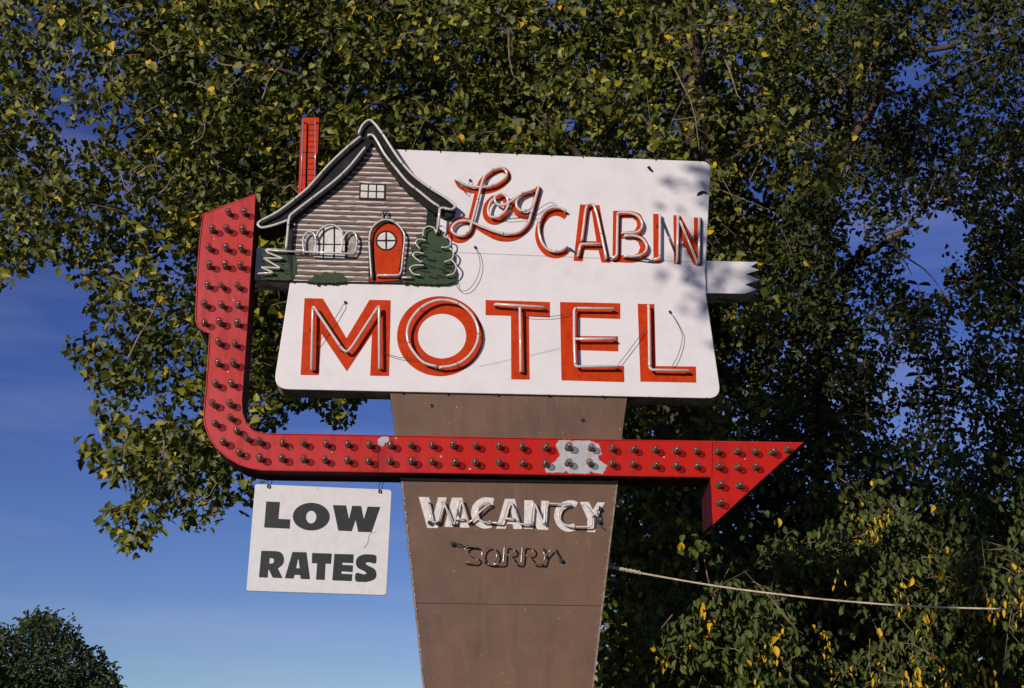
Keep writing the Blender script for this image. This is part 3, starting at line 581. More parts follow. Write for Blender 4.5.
bulbs = [(228.7, 212.5), (244.4, 212.5), (211.5, 229.4), (226.9, 228.6), (242.7, 230), (210, 248), (226, 248), (241.5, 248.7), (208.7, 265.6), (225, 265.6), (240.4, 266),
 (207.4, 285.2), (222.6, 285.9), (238.8, 286.5), (205.3, 304.2), (221.7, 304.8), (237.6, 304.8), (203.7, 322.5), (220.2, 322.5), (236.7, 323.4), (219.3, 342.6), (234.8, 343.8), (217.5, 363), (233.6, 363.7),
 (215.9, 383.8), (232, 383.8), (214, 404.2), (230.6, 404.2), (215.3, 423.1), (230.9, 417.7), (236.7, 430.8), (247.7, 438.7), (223, 441.8), (239.4, 453), (260.2, 441.8), (259.6, 458.2), (282.1, 443), (281.5, 458.2),
 (304.1, 443.3), (302.9, 459.1), (325.8, 443.9), (325.1, 459.8), (347.4, 443.9), (347.1, 460.1), (369.1, 444.5), (367.9, 460.7), (390.1, 445.1), (389.2, 461), (411, 444.6), (411, 461.3), (431.8, 445.1), (431.8, 461),
 (453.3, 445.1), (453.7, 462), (475.2, 445.7), (475.2, 462), (499.2, 446.2), (499.2, 462.3), (521.8, 446.6), (521.8, 462.7), (545, 447), (545, 463.4), (568, 447), (567.6, 462.7), (590.8, 447.7), (590.5, 463.4),
 (612.2, 448.2), (612.2, 463.6), (633.3, 448.6), (633.3, 464), (654.4, 449), (654.8, 465.1), (675.6, 450.1), (676.3, 465.5), (696.2, 450.7), (697.1, 465.5), (717.7, 451.1), (718.2, 466.2), (736.4, 451.1), (736.8, 466.6),
 (754.7, 451.6), (755.1, 466.8), (771.4, 451.6), (787.3, 449.4), (718.6, 484.9), (738.1, 484.9), (719.2, 502.7)]
def lathe(prof, n=14):                                # profile of (distance along -Y, radius)
    v = []; f = []
    for d, r_ in prof: v += [Vector((r_*math.cos(2*math.pi*j/n), -d, r_*math.sin(2*math.pi*j/n))) for j in range(n)]
    for i in range(len(prof)-1):
        for j in range(n): f.append((i*n+j, i*n+(j+1) % n, (i+1)*n+(j+1) % n, (i+1)*n+j))
    return v, f
bm_ = MB(); v, f = lathe([(-.003, .021), (.002, .021), (.004, .0165), (.030, .0155), (.031, .001)]); bm_.add(v, f, 1)
v, f = lathe([(.022, .012), (.030, .0155), (.042, .0215), (.053, .0245), (.064, .023), (.073, .016), (.078, .007), (.079, .0006)]); bm_.add(v, f, 0)
v, f = lathe([(.030, .004), (.045, .006), (.05, .0055), (.052, .0005)], 6); bm_.add(v, f, 1)
bme = bpy.data.meshes.new('bulb'); bme.from_pydata(bm_.v, [], bm_.f); bme.materials.append(M['bulb']); bme.materials.append(M['socket'])
bme.polygons.foreach_set('material_index', bm_.m); bme.polygons.foreach_set('use_smooth', [True]*len(bme.polygons))
for x_, y_ in bulbs:
    p = P(x_+.2, y_+.2, YA-.032); p.y = YA
    o = bpy.data.objects.new('bulb', bme); link(o, arr, p); o.rotation_euler = (random.uniform(-.12, .12), random.uniform(0, 6.3), random.uniform(-.12, .12)); o.scale = [random.uniform(1.14, 1.28)]*3

# ================================================================== hanging board LOW RATES
F6 = lambda p: z(245, 475, 6.737, p); G6 = lambda p: z(245, 520, 6.737, p)
YB = 10.06
bpx = rounded([F6([(68, 60)])[0], F6([(988, 99)])[0], G6([(952, 507)])[0], G6([(9, 477)])[0]], [3, 3.4, 3.4, 2.6])
top = P(323, 487, YB); hang = empty('hanging_sign', (top.x, YB+.01, P(320, 594, YB).z))
tag(hang, 'white hanging board with black words LOW RATES, wired beneath the red arrow', 'hanging sign')
mb = MB(); mb.slab([bpx], YB, YB+.022); brd = mb.build('board', 'board', hang, bevel=.003)
def hl(ch, l, w): letter(ch, l, brd, 'letter_black', YB-.003, .006, w)
hl('L', [F6([(143, 178), (234, 182), (224, 295), (304, 299), (300, 361), (129, 353)])], 'low')
hl('O', [z(245, 475, 6.737, ell(446, 280, 124, 93)), z(245, 475, 6.737, ell(445, 283, 35, 43))], 'low')
hl('W', [F6([(592, 202), (680, 205), (700, 300), (722, 207), (782, 209), (800, 300), (826, 212), (910, 215), (852, 385), (762, 382), (745, 300), (718, 378), (628, 374)])], 'low')
hl('R', [smooth(G6([(200, 209), (232, 214), (252, 232), (261, 262), (254, 297), (220, 326)]), 4)+G6([(252, 391), (186, 388), (160, 334), (155, 334), (152, 388), (94, 385), (110, 207)]), G6([(165, 256), (182, 257), (194, 264), (195, 282), (184, 293), (161, 293)])], 'rates')
hl('A', [G6([(320, 215), (413, 217), (437, 399), (375, 396), (371, 370), (333, 369), (325, 394), (268, 391)]), G6([(355, 265), (361, 265), (368, 325), (343, 324)])], 'rates')
hl('T', [G6([(452, 222), (584, 226), (578, 295), (541, 293), (536, 403), (478, 401), (486, 292), (450, 290)])], 'rates')
hl('E', [G6([(602, 228), (731, 231), (728, 290), (655, 287), (654, 302), (726, 305), (724, 350), (650, 345), (648, 362), (722, 365), (718, 411), (588, 406)])], 'rates')
hl('S', [smooth(G6([(882, 240), (880, 290), (850, 287), (822, 284), (812, 293), (830, 308), (870, 328), (885, 362), (872, 398), (822, 416), (790, 416), (745, 410), (748, 356), (800, 366), (818, 358), (800, 343), (760, 322), (746, 288), (760, 250), (800, 232), (845, 232)]), 3, True)], 'rates')
mb = MB(); mb.tube([P(x_, y_, YB-.003) for x_, y_ in smooth(F6([(882, 385), (850, 390), (832, 420), (825, 460), (798, 495)]), 4)], .0014, 4)
mb.tube([P(x_, y_, YB-.003) for x_, y_ in smooth(F6([(482, 85), (495, 105)]), 2)], .0014, 4); mb.split('scratch', 'white_side', brd)
zt = P(300, 470.6, YA).z
for xs in ((268.8, 486.5), (380, 491.5)):
    p = P(*xs, YB-.004); mb = MB()
    pts = [Vector((p.x+.012*math.cos(a_), YB-.006+.0, p.z+.014*math.sin(a_))) for a_ in [i*.7-1.5 for i in range(9)]]
    mb.tube(pts, .0035, 6); mb.tube([Vector((p.x, YB-.02, p.z-.012)), Vector((p.x-.012, YB-.012, p.z+.03)), Vector((p.x+.015, YB-.01, zt+.01))], .0032, 6)
    mb.tube([Vector((p.x+.01, YB+.02, p.z)), Vector((p.x+.03, YB+.02, zt+.01))], .003, 6)
    mb.build('wire_hook', 'wire', hang, sm=True)

# ================================================================== cable to the right
cabpts = [(640, 573), (665, 577.5), (700, 583.5), (740, 589.5), (780, 594.5), (820, 599), (860, 602.5), (900, 605.5), (945, 607.5), (1000, 609), (1080, 609), (1200, 604), (1330, 590)]
ce = empty('overhead_cable', P(609, 567, 10.15)); tag(ce, 'sagging tan cable running from the pylon edge to the trees on the right', 'cable')
w = [P(x_, y_, 10.15+i*.04) for i, (x_, y_) in enumerate(cabpts)]
MB().tube([Vector(p) for p in smooth([tuple(p) for p in w[:10]], 5)], .0078, 8).build('cable_sheath', 'rope', ce, sm=True)
MB().tube([Vector(p) for p in smooth([tuple(p) for p in w[9:]], 5)], .0055, 8).build('cable_end', 'cable_black', ce, sm=True)
mb = MB(); p0 = P(607.5, 566.5, 10.15); p1 = P(641, 573, 10.15); ax = p1-p0
mb.tube([p0+ax*(i/20)+Vector((0, .012*math.cos(i*1.9), .014*math.sin(i*1.9))) for i in range(21)], .0055, 6)
mb.tube([p0+ax*(i/20)+Vector((0, .012*math.cos(i*1.9+3), .014*math.sin(i*1.9+3))) for i in range(21)], .0055, 6)
mb.build('tie_wire', 'rope', ce, sm=True)

# ================================================================== trees
def in_poly(x, y, poly):
    x = np.asarray(x); y = np.asarray(y); c = np.zeros(x.shape, bool); n = len(poly); j = n-1
    for i in range(n):
        xi, yi = poly[i]; xj, yj = poly[j]
        hit = ((yi > y) != (yj > y)) & (x < (xj-xi)*(y-yi)/(yj-yi+1e-12)+xi); c ^= hit; j = i
    return c
rv = np.array(_r); uv = np.array(_u); fv = np.array(_f)
def Pn(x, y, Y):
    d = (x-512)[:, None]*rv - (y-344)[:, None]*uv + F_PX*fv
    return np.array([0, 0, CAM_Z]) + d*(Y/d[:, 1])[:, None]
def proj(p):
    q = p - np.array([0, 0, CAM_Z]); zc = q@fv
    return 512+F_PX*(q@rv)/zc, 344-F_PX*(q@uv)/zc
HEART = np.array([(0, 0, 0), (-.30, -.06, .05), (-.47, .20, .10), (-.34, .55, .09), (0, 1.02, -.12), (.34, .55, .09), (.47, .20, .10), (.30, -.06, .05)])
OVAL = np.array([(0, 0, 0), (-.15, .16, .04), (-.23, .42, .07), (-.16, .74, .05), (0, 1, -.16), (.16, .74, .05), (.23, .42, .07), (.15, .16, .04)])
def leaves(c, size, shape, face=None, spread=.9, droop=.5, tone=None):
    n = len(c); s = size*rng.uniform(.6, 1.2, n)
    nr_ = rng.normal(size=(n, 3)); nr_ /= np.linalg.norm(nr_, axis=1)[:, None]
    if face is not None: nr_ = nr_*spread + np.array(face); nr_ /= np.linalg.norm(nr_, axis=1)[:, None]
    dn = rng.normal(size=(n, 3))*(1-droop) + np.array([0, 0, -1])*droop
    t_ = dn - nr_*np.sum(dn*nr_, 1)[:, None]; t_ /= np.linalg.norm(t_, axis=1)[:, None]
    b2 = np.cross(nr_, t_); sh_ = shape[None]*np.ones((n, 1, 1)); sh_ = sh_.copy(); sh_[:, :, 2] *= rng.uniform(.2, 2.4, n)[:, None]; sh_[:, :, 0] *= rng.uniform(.8, 1.1, n)[:, None]
    v = c[:, None, :] + s[:, None, None]*(sh_[:, :, 0:1]*b2[:, None] + sh_[:, :, 1:2]*t_[:, None] + sh_[:, :, 2:3]*nr_[:, None])
    tn = tone if tone is not None else np.clip(rng.beta(2, 3, n), 0, 1)
    return v.reshape(-1, 3), np.repeat(tn, 8)
def crown(name, chunks, mats, parent, twigs=None, poly=None):
    v = np.concatenate([a_ for a_, _ in chunks]); tn = np.concatenate([b2 for _, b2 in chunks]); n = len(v)//8
    c = (v.min(0)+v.max(0))/2; me = bpy.data.meshes.new(name)
    tv = []; tf = []
    if twigs:
        k = MB()
        if poly: twigs = [(p, r_) for p, r_ in twigs if (r_[0] > .0065 if isinstance(r_, list) else True) or all(in_poly(*[np.array([c_[0]]) for c_ in proj(np.array([tuple(q)]))], poly)[0] for q in p)]
        for p, r_ in twigs: k.tube(p, r_, 4, cap=False)
        tv = np.array([tuple(q) for q in k.v]); tf = np.array(k.f)
    nv_ = len(v)+len(tv); nf = 2*n+len(tf)
    me.vertices.add(nv_); allv = np.concatenate([v, tv]) if len(tv) else v; me.vertices.foreach_set('co', (allv-c).ravel().astype(np.float32))
    b0 = np.arange(n)*8; q1 = np.stack([b0, b0+4, b0+3, b0+2, b0+1], 1); q2 = np.stack([b0, b0+7, b0+6, b0+5, b0+4], 1)
    fa = np.concatenate([q1.ravel(), q2.ravel()]+([(tf+len(v)).ravel()] if len(tf) else [])).astype(np.int32)
    cnt = np.concatenate([np.full(2*n, 5), np.full(len(tf), 4)]).astype(np.int32); st = np.concatenate([[0], np.cumsum(cnt)[:-1]]).astype(np.int32)
    me.loops.add(len(fa)); me.loops.foreach_set('vertex_index', fa); me.polygons.add(nf); me.polygons.foreach_set('loop_start', st); me.polygons.foreach_set('loop_total', cnt)
    for q in mats: me.materials.append(M[q])
    me.polygons.foreach_set('material_index', np.concatenate([np.zeros(2*n, np.int32), np.ones(len(tf), np.int32)]))
    me.update(calc_edges=True)
    a_ = me.attributes.new('tone', 'FLOAT', 'POINT'); a_.data.foreach_set('value', np.concatenate([tn, np.zeros(len(tv))]).astype(np.float32))
    o = bpy.data.objects.new(name, me); return link(o, parent, Vector(c))
HOLES_L = [(62, 103, 13, 15), (77, 135, 10, 20), (80, 53, 8, 12), (119, 38, 6, 8), (130, 118, 6, 14), (71, 290, 14, 15), (92, 241, 7, 7), (305, 207, 7, 8), (170, 265, 7, 16), (175, 300, 8, 10), (150, 400, 9, 14), (185, 410, 8, 9), (160, 172, 7, 6), (125, 330, 7, 9)]
HOLES_R = [(763, 190, 7, 11), (946, 44, 9, 9), (917, 72, 14, 16), (940, 232, 26, 24), (922, 268, 20, 22), (858, 226, 14, 8), (836, 272, 10, 9), (872, 335, 9, 9), (835, 395, 6, 12), (903, 372, 12, 16), (862, 436, 10, 8), (957, 330, 11, 10), (800, 420, 6, 8), (663, 127, 5, 5), (955, 75, 6, 12), (780, 160, 5, 8), (975, 190, 5, 9), (815, 345, 7, 6), (895, 425, 9, 8), (850, 300, 8, 7)]
def clusters(poly, n, Y0, Y1, holes=(), hole_w=1.0, rel=0, ypow=1.0):
    xs = [p[0] for p in poly]; ys = [p[1] for p in poly]; m_ = n*6
    x_ = rng.uniform(min(xs), max(xs), m_); y_ = rng.uniform(min(ys), max(ys), m_); ok = in_poly(x_, y_, poly)
    for hx, hy, a_, b2 in holes: ok &= ((x_-hx)/(a_*hole_w+2))**2+((y_-hy)/(b2*hole_w+2))**2 > 1
    x_, y_ = x_[ok][:n], y_[ok][:n]; return Pn(x_, y_, Y0+(Y1-Y0)*rng.random(len(x_))**ypow+(np.maximum(0, relief(x_, y_, 5)+.35)*rel if rel else 0))
def relief(x_, y_, seed, wl=75.0):
    r_ = np.random.default_rng(seed); o_ = np.zeros(len(x_))
    for k_ in range(10):
        a_ = r_.uniform(0, 2*math.pi); f_ = 2*math.pi/(wl*r_.uniform(.7, 1.8)); o_ += np.cos(f_*(x_*math.cos(a_)+y_*math.sin(a_))+r_.uniform(0, 6.3))
    return o_/math.sqrt(5)
def scatter(cen, per, rad, flat=.8, tw=None, m=4):    # leaves strung along m short twigs that fan out from each cluster
    n = len(cen); sz = rng.uniform(.55, 1.35, n); ln = rad*2.3*sz
    dr = rng.normal(size=(n, m, 3)); dr[:, :, 2] = dr[:, :, 2]*.6*flat-.25; dr /= np.linalg.norm(dr, axis=2)[:, :, None]
    k = rng.poisson(per*sz**1.3); idx = np.repeat(np.arange(n), k); w_ = rng.integers(0, m, len(idx)); u = rng.random(len(idx))**.75
    p = cen[idx] + dr[idx, w_]*(ln[idx]*u)[:, None] + rng.normal(size=(len(idx), 3))*rad*.15; p[:, 2] -= .35*ln[idx]*u*u
    if tw is not None:
        for i in range(0, n, 2):
            for q in range(2): tw.append(([Vector(cen[i]+dr[i, q]*ln[i]*t_-np.array([0, 0, .35*ln[i]*t_*t_])) for t_ in (0, .5, 1.0)], [.006, .004, .002]))
    return p
def cull(p, poly, holes, soft=4, hs=.85):
    x_, y_ = proj(p); x2 = x_+rng.normal(size=len(p))*soft; y2 = y_+rng.normal(size=len(p))*soft; ok = in_poly(x2, y2, poly)
    for hx, hy, a_, b2 in holes: ok &= (((x2-hx)/(a_*hs))**2+((y2-hy)/(b2*hs))**2 > 1)
    return p[ok]
def trunk(name, pts, rads, parent, mt='bark', n=12):
    w = [Vector(p) for p in smooth([tuple(p) for p in pts], 6)]; k = len(w); rr = []
    for i in range(k):
        t_ = i/(k-1)*(len(rads)-1); j = min(int(t_), len(rads)-2); rr.append((rads[j]*(1-(t_-j))+rads[j+1]*(t_-j))*random.uniform(.94, 1.06))
    return MB().tube(w, rr, n).build(name, mt, parent, sm=True)
FACE = (-.45, -.75, .45)
# --- big cottonwood, left and above
Apoly = [(-60, -70), (905, -70), (880, 40), (858, 110), (850, 180), (815, 225), (792, 300), (770, 420), (700, 470), (690, 720), (596, 720), (600, 400), (362, 392), (352, 420), (336, 432), (318, 405), (300, 398), (284, 428), (262, 440), (252, 500), (240, 512), (228, 500), (214, 528), (186, 528), (176, 505), (160, 522), (146, 548), (126, 555), (112, 535), (92, 520), (110, 506), (135, 500), (140, 484), (112, 480), (84, 460), (82, 440), (104, 432), (96, 400), (88, 370), (62, 352), (56, 336), (78, 334), (92, 318), (86, 290), (62, 262), (40, 262), (-60, 330)]
bA = P(668, 640, 14.8); tA = empty('cottonwood_tree', (bA.x, 14.8, 0))
tag(tA, 'tall cottonwood with heart-shaped yellowing leaves spreading behind and above the motel sign', 'tree')
trunk('trunk', [(bA.x, 14.8, -.2), P(672, 560, 14.8), P(680, 380, 14.7), P(694, 230, 14.5), P(698, 130, 14.0), P(690, 20, 13.8), P(700, -120, 14)], [.30, .26, .23, .19, .15, .11, .05], tA)
limbsA = [([P(680, 400, 14.7), P(560, 300, 14.4), P(400, 200, 14), P(240, 150, 13.6), P(90, 60, 13.4)], [.17, .13, .1, .06, .02]),
          ([P(682, 480, 14.7), P(520, 420, 14.8), P(380, 330, 14.2), P(280, 340, 13.8), P(190, 430, 13.2), P(150, 510, 13)], [.13, .09, .07, .045, .022, .006]),
          ([P(690, 260, 14.5), P(600, 150, 14.2), P(520, 60, 14), P(430, -60, 14)], [.12, .09, .06, .03]),
          ([P(400, 200, 14), P(260, 250, 13.5), P(150, 300, 13.2), P(95, 350, 13)], [.07, .05, .03, .01]),
          ([P(560, 300, 14.4), P(470, 130, 13.4), P(330, 60, 12.9), P(200, 20, 12.8)], [.08, .06, .04, .01]),
          ([P(694, 200, 14.4), P(760, 120, 13.6), P(780, 20, 13.6)], [.09, .05, .02])]
for p_, r_ in limbsA: trunk('limb', [tuple(Vector(q)+Vector((0, .6, 0))) for q in p_], [q*.6 for q in r_], tA, n=8)
visA = [[(128, 358), (145, 325), (163, 292)], [(262, 98), (271, 76), (284, 62)], [(116, 165), (128, 192), (131, 166)], [(216, 62), (232, 66), (249, 64)], [(228, 88), (236, 82), (250, 72)], [(186, 82), (198, 84), (208, 90)],
        [(138, 174), (148, 166), (164, 168)], [(66, 47), (69, 60), (62, 70)], [(282, 195), (290, 184), (300, 196)], [(190, 144), (203, 137), (206, 122)], [(160, 194), (168, 184), (176, 172)], [(670, 60), (690, 100), (700, 150)], [(725, 60), (735, 90), (742, 100)], [(508, 30), (512, 70), (520, 80)],
        [(88, 138), (96, 160), (104, 172)], [(126, 510), (140, 500), (150, 488)], [(130, 420), (124, 455), (118, 480)], [(165, 440), (160, 470), (158, 500)], [(272, 432), (285, 448), (292, 460)], [(198, 505), (210, 495), (220, 478)]]
tw = []
for p_ in visA:
    Yt = random.uniform(11.0, 11.4) if p_[0][1] < 400 else 12.0
    tw.append(([P(x_+random.uniform(-1, 1), y_+random.uniform(-1, 1), Yt) for x_, y_ in smooth(p_, 3)], [random.uniform(.008, .012)]*3+[.0065]*3+[.003]))
ch = []
# front, lit layer with the largest leaves
c1 = clusters(Apoly, 950, 11.4, 12.0, HOLES_L+HOLES_R, 1.1, rel=2.6); p = cull(scatter(c1, 23, .20, tw=tw), Apoly, HOLES_L+HOLES_R, 4)
for q in c1[:150]:
    q = Vector(q); d = Vector((random.uniform(-.3, .3), random.uniform(-.1, .3), random.uniform(-.25, .25))); tw.append(([q-d, q-d*.2+Vector((0, 0, .03)), q+d], [.006, .005, .002]))
tn = np.clip(rng.beta(1.6, 1.7, len(p)), 0, .93); tn[rng.random(len(p)) < .04] = 1.0; ch.append(leaves(p, .086, HEART, FACE, 1.0, .45, tn))
c2 = clusters(Apoly, 2700, 13.0, 16.0, HOLES_L+HOLES_R, 1.0, rel=1.8); p = cull(scatter(c2, 22, .24), Apoly, HOLES_L+HOLES_R, 4, .75); ch.append(leaves(p, .095, HEART, FACE, 1.3, .45))
CORE = [(110, -60), (800, -60), (760, 250), (735, 430), (690, 480), (690, 720), (598, 720), (600, 420), (380, 380), (270, 400), (225, 400), (200, 330), (160, 200)]
c3 = clusters(CORE, 1100, 15.5, 18, HOLES_L[:7]); p = cull(scatter(c3, 20, .35), CORE, HOLES_L+HOLES_R, 10, .8); ch.append(leaves(p, .17, HEART, None, 1, .3))
crown('crown', ch, ['leafA', 'twig'], tA, tw, Apoly)
# --- right tree, small dark leaves against the sky
Bpoly = [(770, -70), (1100, -70), (1100, 640), (690, 640), (690, 470), (730, 400), (730, 240), (760, 100)]
bB = P(822, 640, 16.0); tB = empty('dark_tree', (bB.x, 16.0, 0)); tag(tB, 'tree of small dark leaves with a sawn limb stub, right of the white panel', 'tree')
trunk('trunk', [(bB.x, 16, -.2), P(818, 560, 16), P(822, 400, 15.9), P(826, 290, 15.8), P(822, 200, 15.5), P(850, 100, 15.4), P(870, -60, 15.5)], [.11, .095, .08, .07, .06, .045, .02], tB)
for p_, r_ in (([P(824, 300, 15.8), P(845, 268, 14.4), P(872, 250, 13.6), P(893, 238, 13.4)], [.06, .05, .042, .034]),
               ([P(780, 190, 15.4), P(790, 125, 14.2), P(835, 85, 13.8), P(880, 60, 13.5), P(955, 46, 13.4)], [.08, .07, .055, .045, .03]),
               ([P(822, 210, 15.5), P(838, 160, 13.8), P(872, 110, 13.4), P(880, 80, 13.4), P(886, 30, 13.3)], [.09, .07, .05, .045, .03])):
    trunk('limb', p_, r_, tB, n=8)
trunk('sawn_stub', [P(886, 240, 13.3), P(897, 234, 13.2), P(908, 229, 13.1)], [.04, .036, .036], tB, mt='cut_wood', n=10)
tw = []
for p_, r_ in (([(864, 237), (880, 234), (905, 222), (924, 200), (934, 180), (936, 165)], .014), ([(866, 236), (864, 222), (868, 212), (876, 205)], .012), ([(889, 238), (905, 256), (925, 270), (940, 288), (951, 306)], .012), ([(890, 240), (905, 262), (912, 275)], .009),
               ([(895, 233), (915, 225), (938, 208)], .008), ([(850, 140), (862, 100), (872, 60), (880, 35)], .02), ([(828, 190), (845, 175), (852, 150)], .012), ([(875, 305), (880, 295), (884, 288)], .008), ([(720, 190), (745, 200), (770, 210)], .009), ([(750, 180), (760, 160), (765, 150)], .009)):
    w = [P(x_, y_, 13.0) for x_, y_ in smooth(p_, 4)]; tw.append((w, [r_*(1-.6*i/len(w)) for i in range(len(w))]))
ch = []
c1 = clusters(Bpoly, 1300, 12.6, 13.8, HOLES_R, 1.1, rel=1.2); p = cull(scatter(c1, 22, .17), Bpoly, HOLES_R, 3, 1.0)
tn = np.clip(rng.beta(2, 3, len(p)), 0, .9); tn[rng.random(len(p)) < .012] = 1.0; ch.append(leaves(p, .07, OVAL*np.array([1.4, 1, 1]), FACE, 1.0, .5, tn))
c2 = clusters(Bpoly, 1500, 13.8, 17, HOLES_R, 1.1, rel=.8); p = cull(scatter(c2, 20, .2), Bpoly, HOLES_R, 3, 1.0); ch.append(leaves(p, .08, OVAL*np.array([1.6, 1, 1]), None, 1, .5))
for q in np.concatenate([c1[:350], c2[:350]]):
    q = Vector(q); d = Vector((random.uniform(-.25, .25), random.uniform(-.1, .2), random.uniform(-.25, .25))); tw.append(([q-d, q-d*.2+Vector((0, 0, .03)), q+d], [.006, .005, .002]))
dk = [(740, 430), (790, 470), (840, 500), (1100, 440), (1100, 720), (600, 720), (610, 420), (700, 500)]
c3 = clusters(dk, 520, 15, 17); p = scatter(c3, 20, .32); p = cull(p, dk, (), 8); ch.append(leaves(p, .15, OVAL*np.array([1.7, 1, 1]), None, 1, .4))
ed = [(980, -70), (1100, -70), (1100, 500), (965, 480), (985, 380), (975, 250)]
tk = [(775, 190), (838, 180), (852, 260), (866, 300), (880, 470), (770, 480), (772, 330)]
c6 = clusters(tk, 330, 12.2, 15.2); p = cull(scatter(c6, 20, .18), tk, HOLES_R, 8, .7); ch.append(leaves(p, .085, OVAL*np.array([1.4, 1, 1]), FACE, 1.0, .5))
ub = [(850, -70), (990, -70), (990, 330), (850, 210)]
c7 = clusters(ub, 150, 12.4, 14.2, HOLES_R, 1.3, rel=1); p = cull(scatter(c7, 20, .2), ub, HOLES_R, 10, 1.1); tn = np.clip(rng.beta(2, 2, len(p)), 0, .93); ch.append(leaves(p, .09, HEART, FACE, 1.0, .5, tn))
c4 = clusters(ed, 300, 13.5, 16); p = cull(scatter(c4, 18, .25), ed, HOLES_R, 5); ch.append(leaves(p, .11, OVAL*np.array([1.6, 1, 1]), None, 1, .4))
# shoots with paired leaves standing in the gap
for sx_, sy0, sy1 in ((919, 420, 285), (866, 440, 330), (944, 440, 360)):
    pts = [(sx_+random.uniform(-2, 2), sy0+(sy1-sy0)*i/9) for i in range(10)]; w = [P(x_, y_, 12.8) for x_, y_ in pts]; tw.append((w, [.008-.0006*i for i in range(10)]))
    for i in range(1, 10):
        for s_ in (-1, 1):
            base_ = np.array(w[i]); t_ = Vector((s_*random.uniform(.8, 1), random.uniform(-.3, .3), random.uniform(-.15, .25))).normalized(); nn_ = Vector((0, -.5, 1)).normalized(); b2 = nn_.cross(t_)
            lf = np.array([tuple(Vector(base_)+(b2*(.165*float(q[0]))+t_*(.15*float(q[1]))+nn_*(.15*(float(q[2])+.12*math.sin(float(q[1])*3.1))))) for q in OVAL]); ch.append((lf, np.full(8, .2)))
crown('crown', ch, ['leafB', 'twig'], tB, tw)
# --- low tree bottom right with long leaves, some yellow
Cpoly = [(636, 720), (642, 610), (660, 585), (690, 600), (720, 560), (752, 560), (775, 520), (800, 488), (840, 468), (880, 480), (910, 520), (950, 520), (990, 540), (1100, 530), (1100, 720)]
bC = P(850, 700, 13.6); tC = empty('young_tree', (bC.x, 13.6, 0)); tag(tC, 'low leafy tree with long drooping leaves turning yellow, under the cable at right', 'tree')
trunk('trunk', [(bC.x, 13.6, -.1), P(850, 700, 13.6), P(845, 600, 13.4), P(850, 510, 13.2)], [.12, .09, .05, .015], tC, n=8)
tw = []; ch = []
CL = [(636, 720), (642, 612), (660, 590), (692, 602), (715, 580), (740, 575), (800, 600), (800, 720)]
cq = clusters(CL, 230, 10.75, 11.3, rel=.5); pq = cull(scatter(cq, 13, .13), CL, (), 5)
c1 = clusters(Cpoly, 680, 11.6, 12.4, rel=.9); p = np.concatenate([pq, cull(scatter(c1, 17, .20, tw=tw), Cpoly, (), 16), scatter(clusters([(730, 470), (800, 440), (1000, 430), (1040, 560), (700, 600)], 110, 12.0, 13.0), 9, .17)]); tn = np.clip(rng.beta(2, 2, len(p))*.84, 0, .84); yl = (rng.random(len(p)) < .03*(1+np.sign(relief(*proj(p), 21, 60)))); tn[yl] = 1.0
ch.append(leaves(p, .085, OVAL*np.array([1.35, 1, 1]), FACE, .9, .75, tn))
c2 = clusters(Cpoly, 900, 12.6, 15.0); p = cull(scatter(c2, 17, .22), Cpoly, (), 6); ch.append(leaves(p, .10, OVAL*np.array([1.4, 1, 1]), None, 1, .6, np.clip(rng.beta(2, 3, len(p))*.8, 0, .84)))
ty = np.concatenate([clusters(Cpoly, 170, 11.2, 11.8), clusters(CL, 36, 10.75, 11.1)]); ty = ty[relief(*proj(ty), 21, 60) > .1]
for q in ty:               # hanging tresses of yellow leaves
    k = rng.integers(3, 10); d = rng.normal(size=(k, 3))*.04; d[:, 2] = -np.arange(k)*.04+rng.normal(size=k)*.02; ch.append(leaves(q+d, .07, OVAL*np.array([.85, 1, 1]), FACE, .8, .95, np.full(k, rng.uniform(.9, 1))))
c1 = np.concatenate([cq[:80], c1])
# a spray below the arrow head
sp = [(668, 520), (690, 505), (712, 525), (724, 560), (706, 572), (690, 555), (672, 540)]
c5 = clusters(sp, 18, 10.9, 11.2); p = cull(scatter(c5, 8, .12), sp, (), 4); ch.append(leaves(p, .08, OVAL*np.array([1.5, 1, 1]), FACE, .9, .6, np.where(rng.random(len(p)) < .1, 1.0, .6)))
tw.append(([P(x_, y_, 11.15) for x_, y_ in smooth([(716, 610), (706, 570), (702, 545), (690, 525), (672, 505)], 3)], .007))
for q in np.concatenate([c1[:260]]):
    q = Vector(q); d = Vector((random.uniform(-.2, .2), random.uniform(-.1, .2), random.uniform(-.3, .3))); tw.append(([q-d, q-d*.2+Vector((0, 0, .03)), q+d], [.006, .005, .002]))
crown('crown', ch, ['leafC', 'twig'], tC, tw, Cpoly)
# --- distant tree, bottom left corner
Dp = [(-60, 640), (-20, 622), (10, 626), (30, 614), (48, 610), (60, 614), (70, 622), (80, 632), (92, 646), (106, 656), (118, 676), (130, 720), (-60, 720)]
bD = P(20, 640, 34); tD = empty('distant_tree', (bD.x, 34, 0)); tag(tD, 'distant dark bushy treetop low in the left corner under open sky', 'tree')
trunk('trunk', [(bD.x, 34, -.2), (bD.x, 34, 2.5), P(20, 640, 34)], [.3, .2, .08], tD)
c1 = clusters(Dp, 900, 32, 36); p = cull(scatter(c1, 20, .16, 2.6), Dp, (), 5); ch = [leaves(p, .13, OVAL*np.array([1.2, 1, 1]), FACE, 1.1, -.6, np.clip(rng.beta(2, 3, len(p)), 0, 1))]
q_ = rng.normal(size=(9000, 3)); q_ /= np.linalg.norm(q_, axis=1)[:, None]; q_ = q_*np.array([3.2, 2.6, 2.0])*rng.uniform(.6, 1, 9000)[:, None]+np.array([bD.x-1.8, 34, P(20, 690, 34).z-1.3])
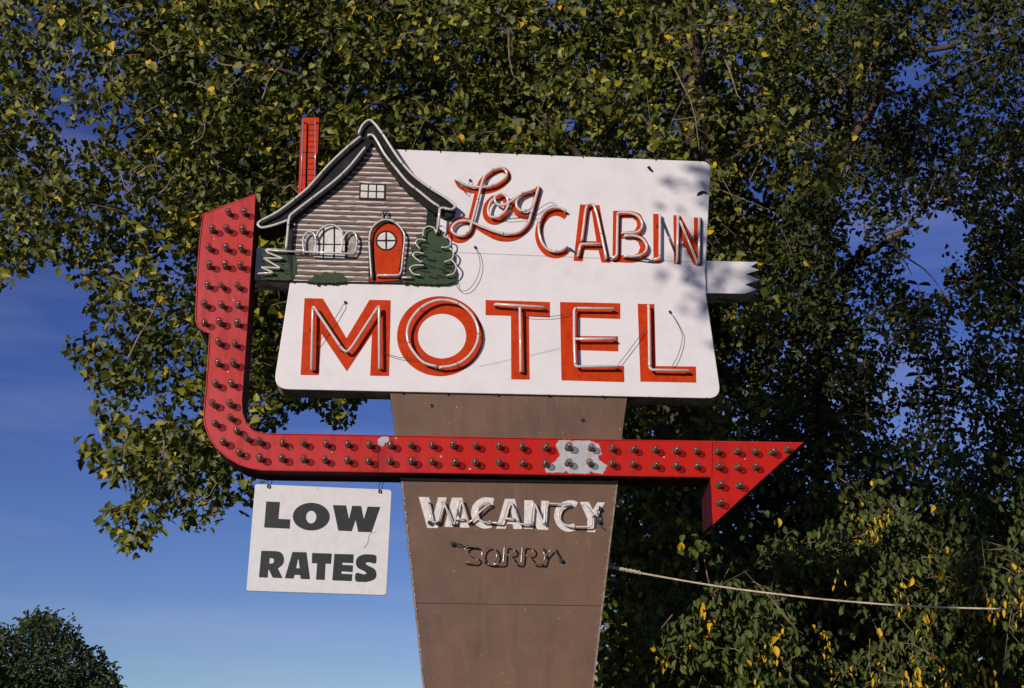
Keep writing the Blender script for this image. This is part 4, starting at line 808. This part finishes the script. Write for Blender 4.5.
x2, y2 = proj(q_); q_ = q_[in_poly(x2, y2, Dp) | (y2 > 700)]; ch.append(leaves(q_, .2, OVAL*np.array([1.6, 1, 1]), None, 1, 0, np.clip(rng.beta(2, 4, len(q_)), 0, 1)))
crown('crown', ch, ['leafD', 'twig'], tD)
# --- the tree across the way whose crown dapples the right end of the panel (stands left of the camera)
tE = empty('roadside_tree', (-4.3, -1.2, 0)); tag(tE, 'roadside tree beside the viewer whose crown dapples the panel corner with shade', 'tree')
S = np.array(SUN)/(-SUN.y)
def shade(pts, t0, t1, per, rad, size):
    c_ = np.array([np.array(P(x_, y_, Y_)) + S*random.uniform(t0, t1) for x_, y_, Y_ in pts]); return leaves(scatter(c_, per, rad), size, HEART, None, 1, .3)
ch = [shade([(675, 178, 10), (700, 168, 10), (706, 185, 10)], 7, 8.5, 8, .09, .09), shade([(664, 205, 10), (690, 222, 10), (700, 250, 10)], 7, 8.5, 5, .08, .09),
      shade([(722, 272, 10), (735, 268, 10), (748, 280, 10), (728, 290, 10)], 7, 8.5, 7, .09, .09), shade([(686, 276, 10), (697, 294, 10), (712, 342, 10)], 7, 8.5, 5, .05, .08)]
big = [(random.uniform(905, 1090), random.uniform(120, 540), 14.0) for i in range(330)]  # unseen extra crown clumps, added to shade the foliage at far right
ch.append(shade(big, 12.0, 13.8, 14, .22, .11))
crown('crown', ch, ['leafA', 'twig'], tE)
trunk('trunk', [(-4.3, -1.2, -.2), (-4.3, -1.2, 4), (-4.1, -.9, 8), (-3.6, -.2, 10.6)], [.30, .25, .18, .10], tE)
for x_, y_, Y_, t_, r_ in ((708, 176, 10, 7.8, .022), (744, 275, 10, 7.8, .02), (950, 500, 14, 12.5, .08), (1000, 250, 14, 12.5, .08)):
    e_ = Vector(P(x_, y_, Y_))+Vector(S)*t_; trunk('limb', [(-3.6, -.2, 10.6), ((-3.2+e_.x)/2, (-.2+e_.y)/2, (10.6+e_.z)/2+.4), tuple(e_)], [r_, r_*.6, .01], tE, n=8)
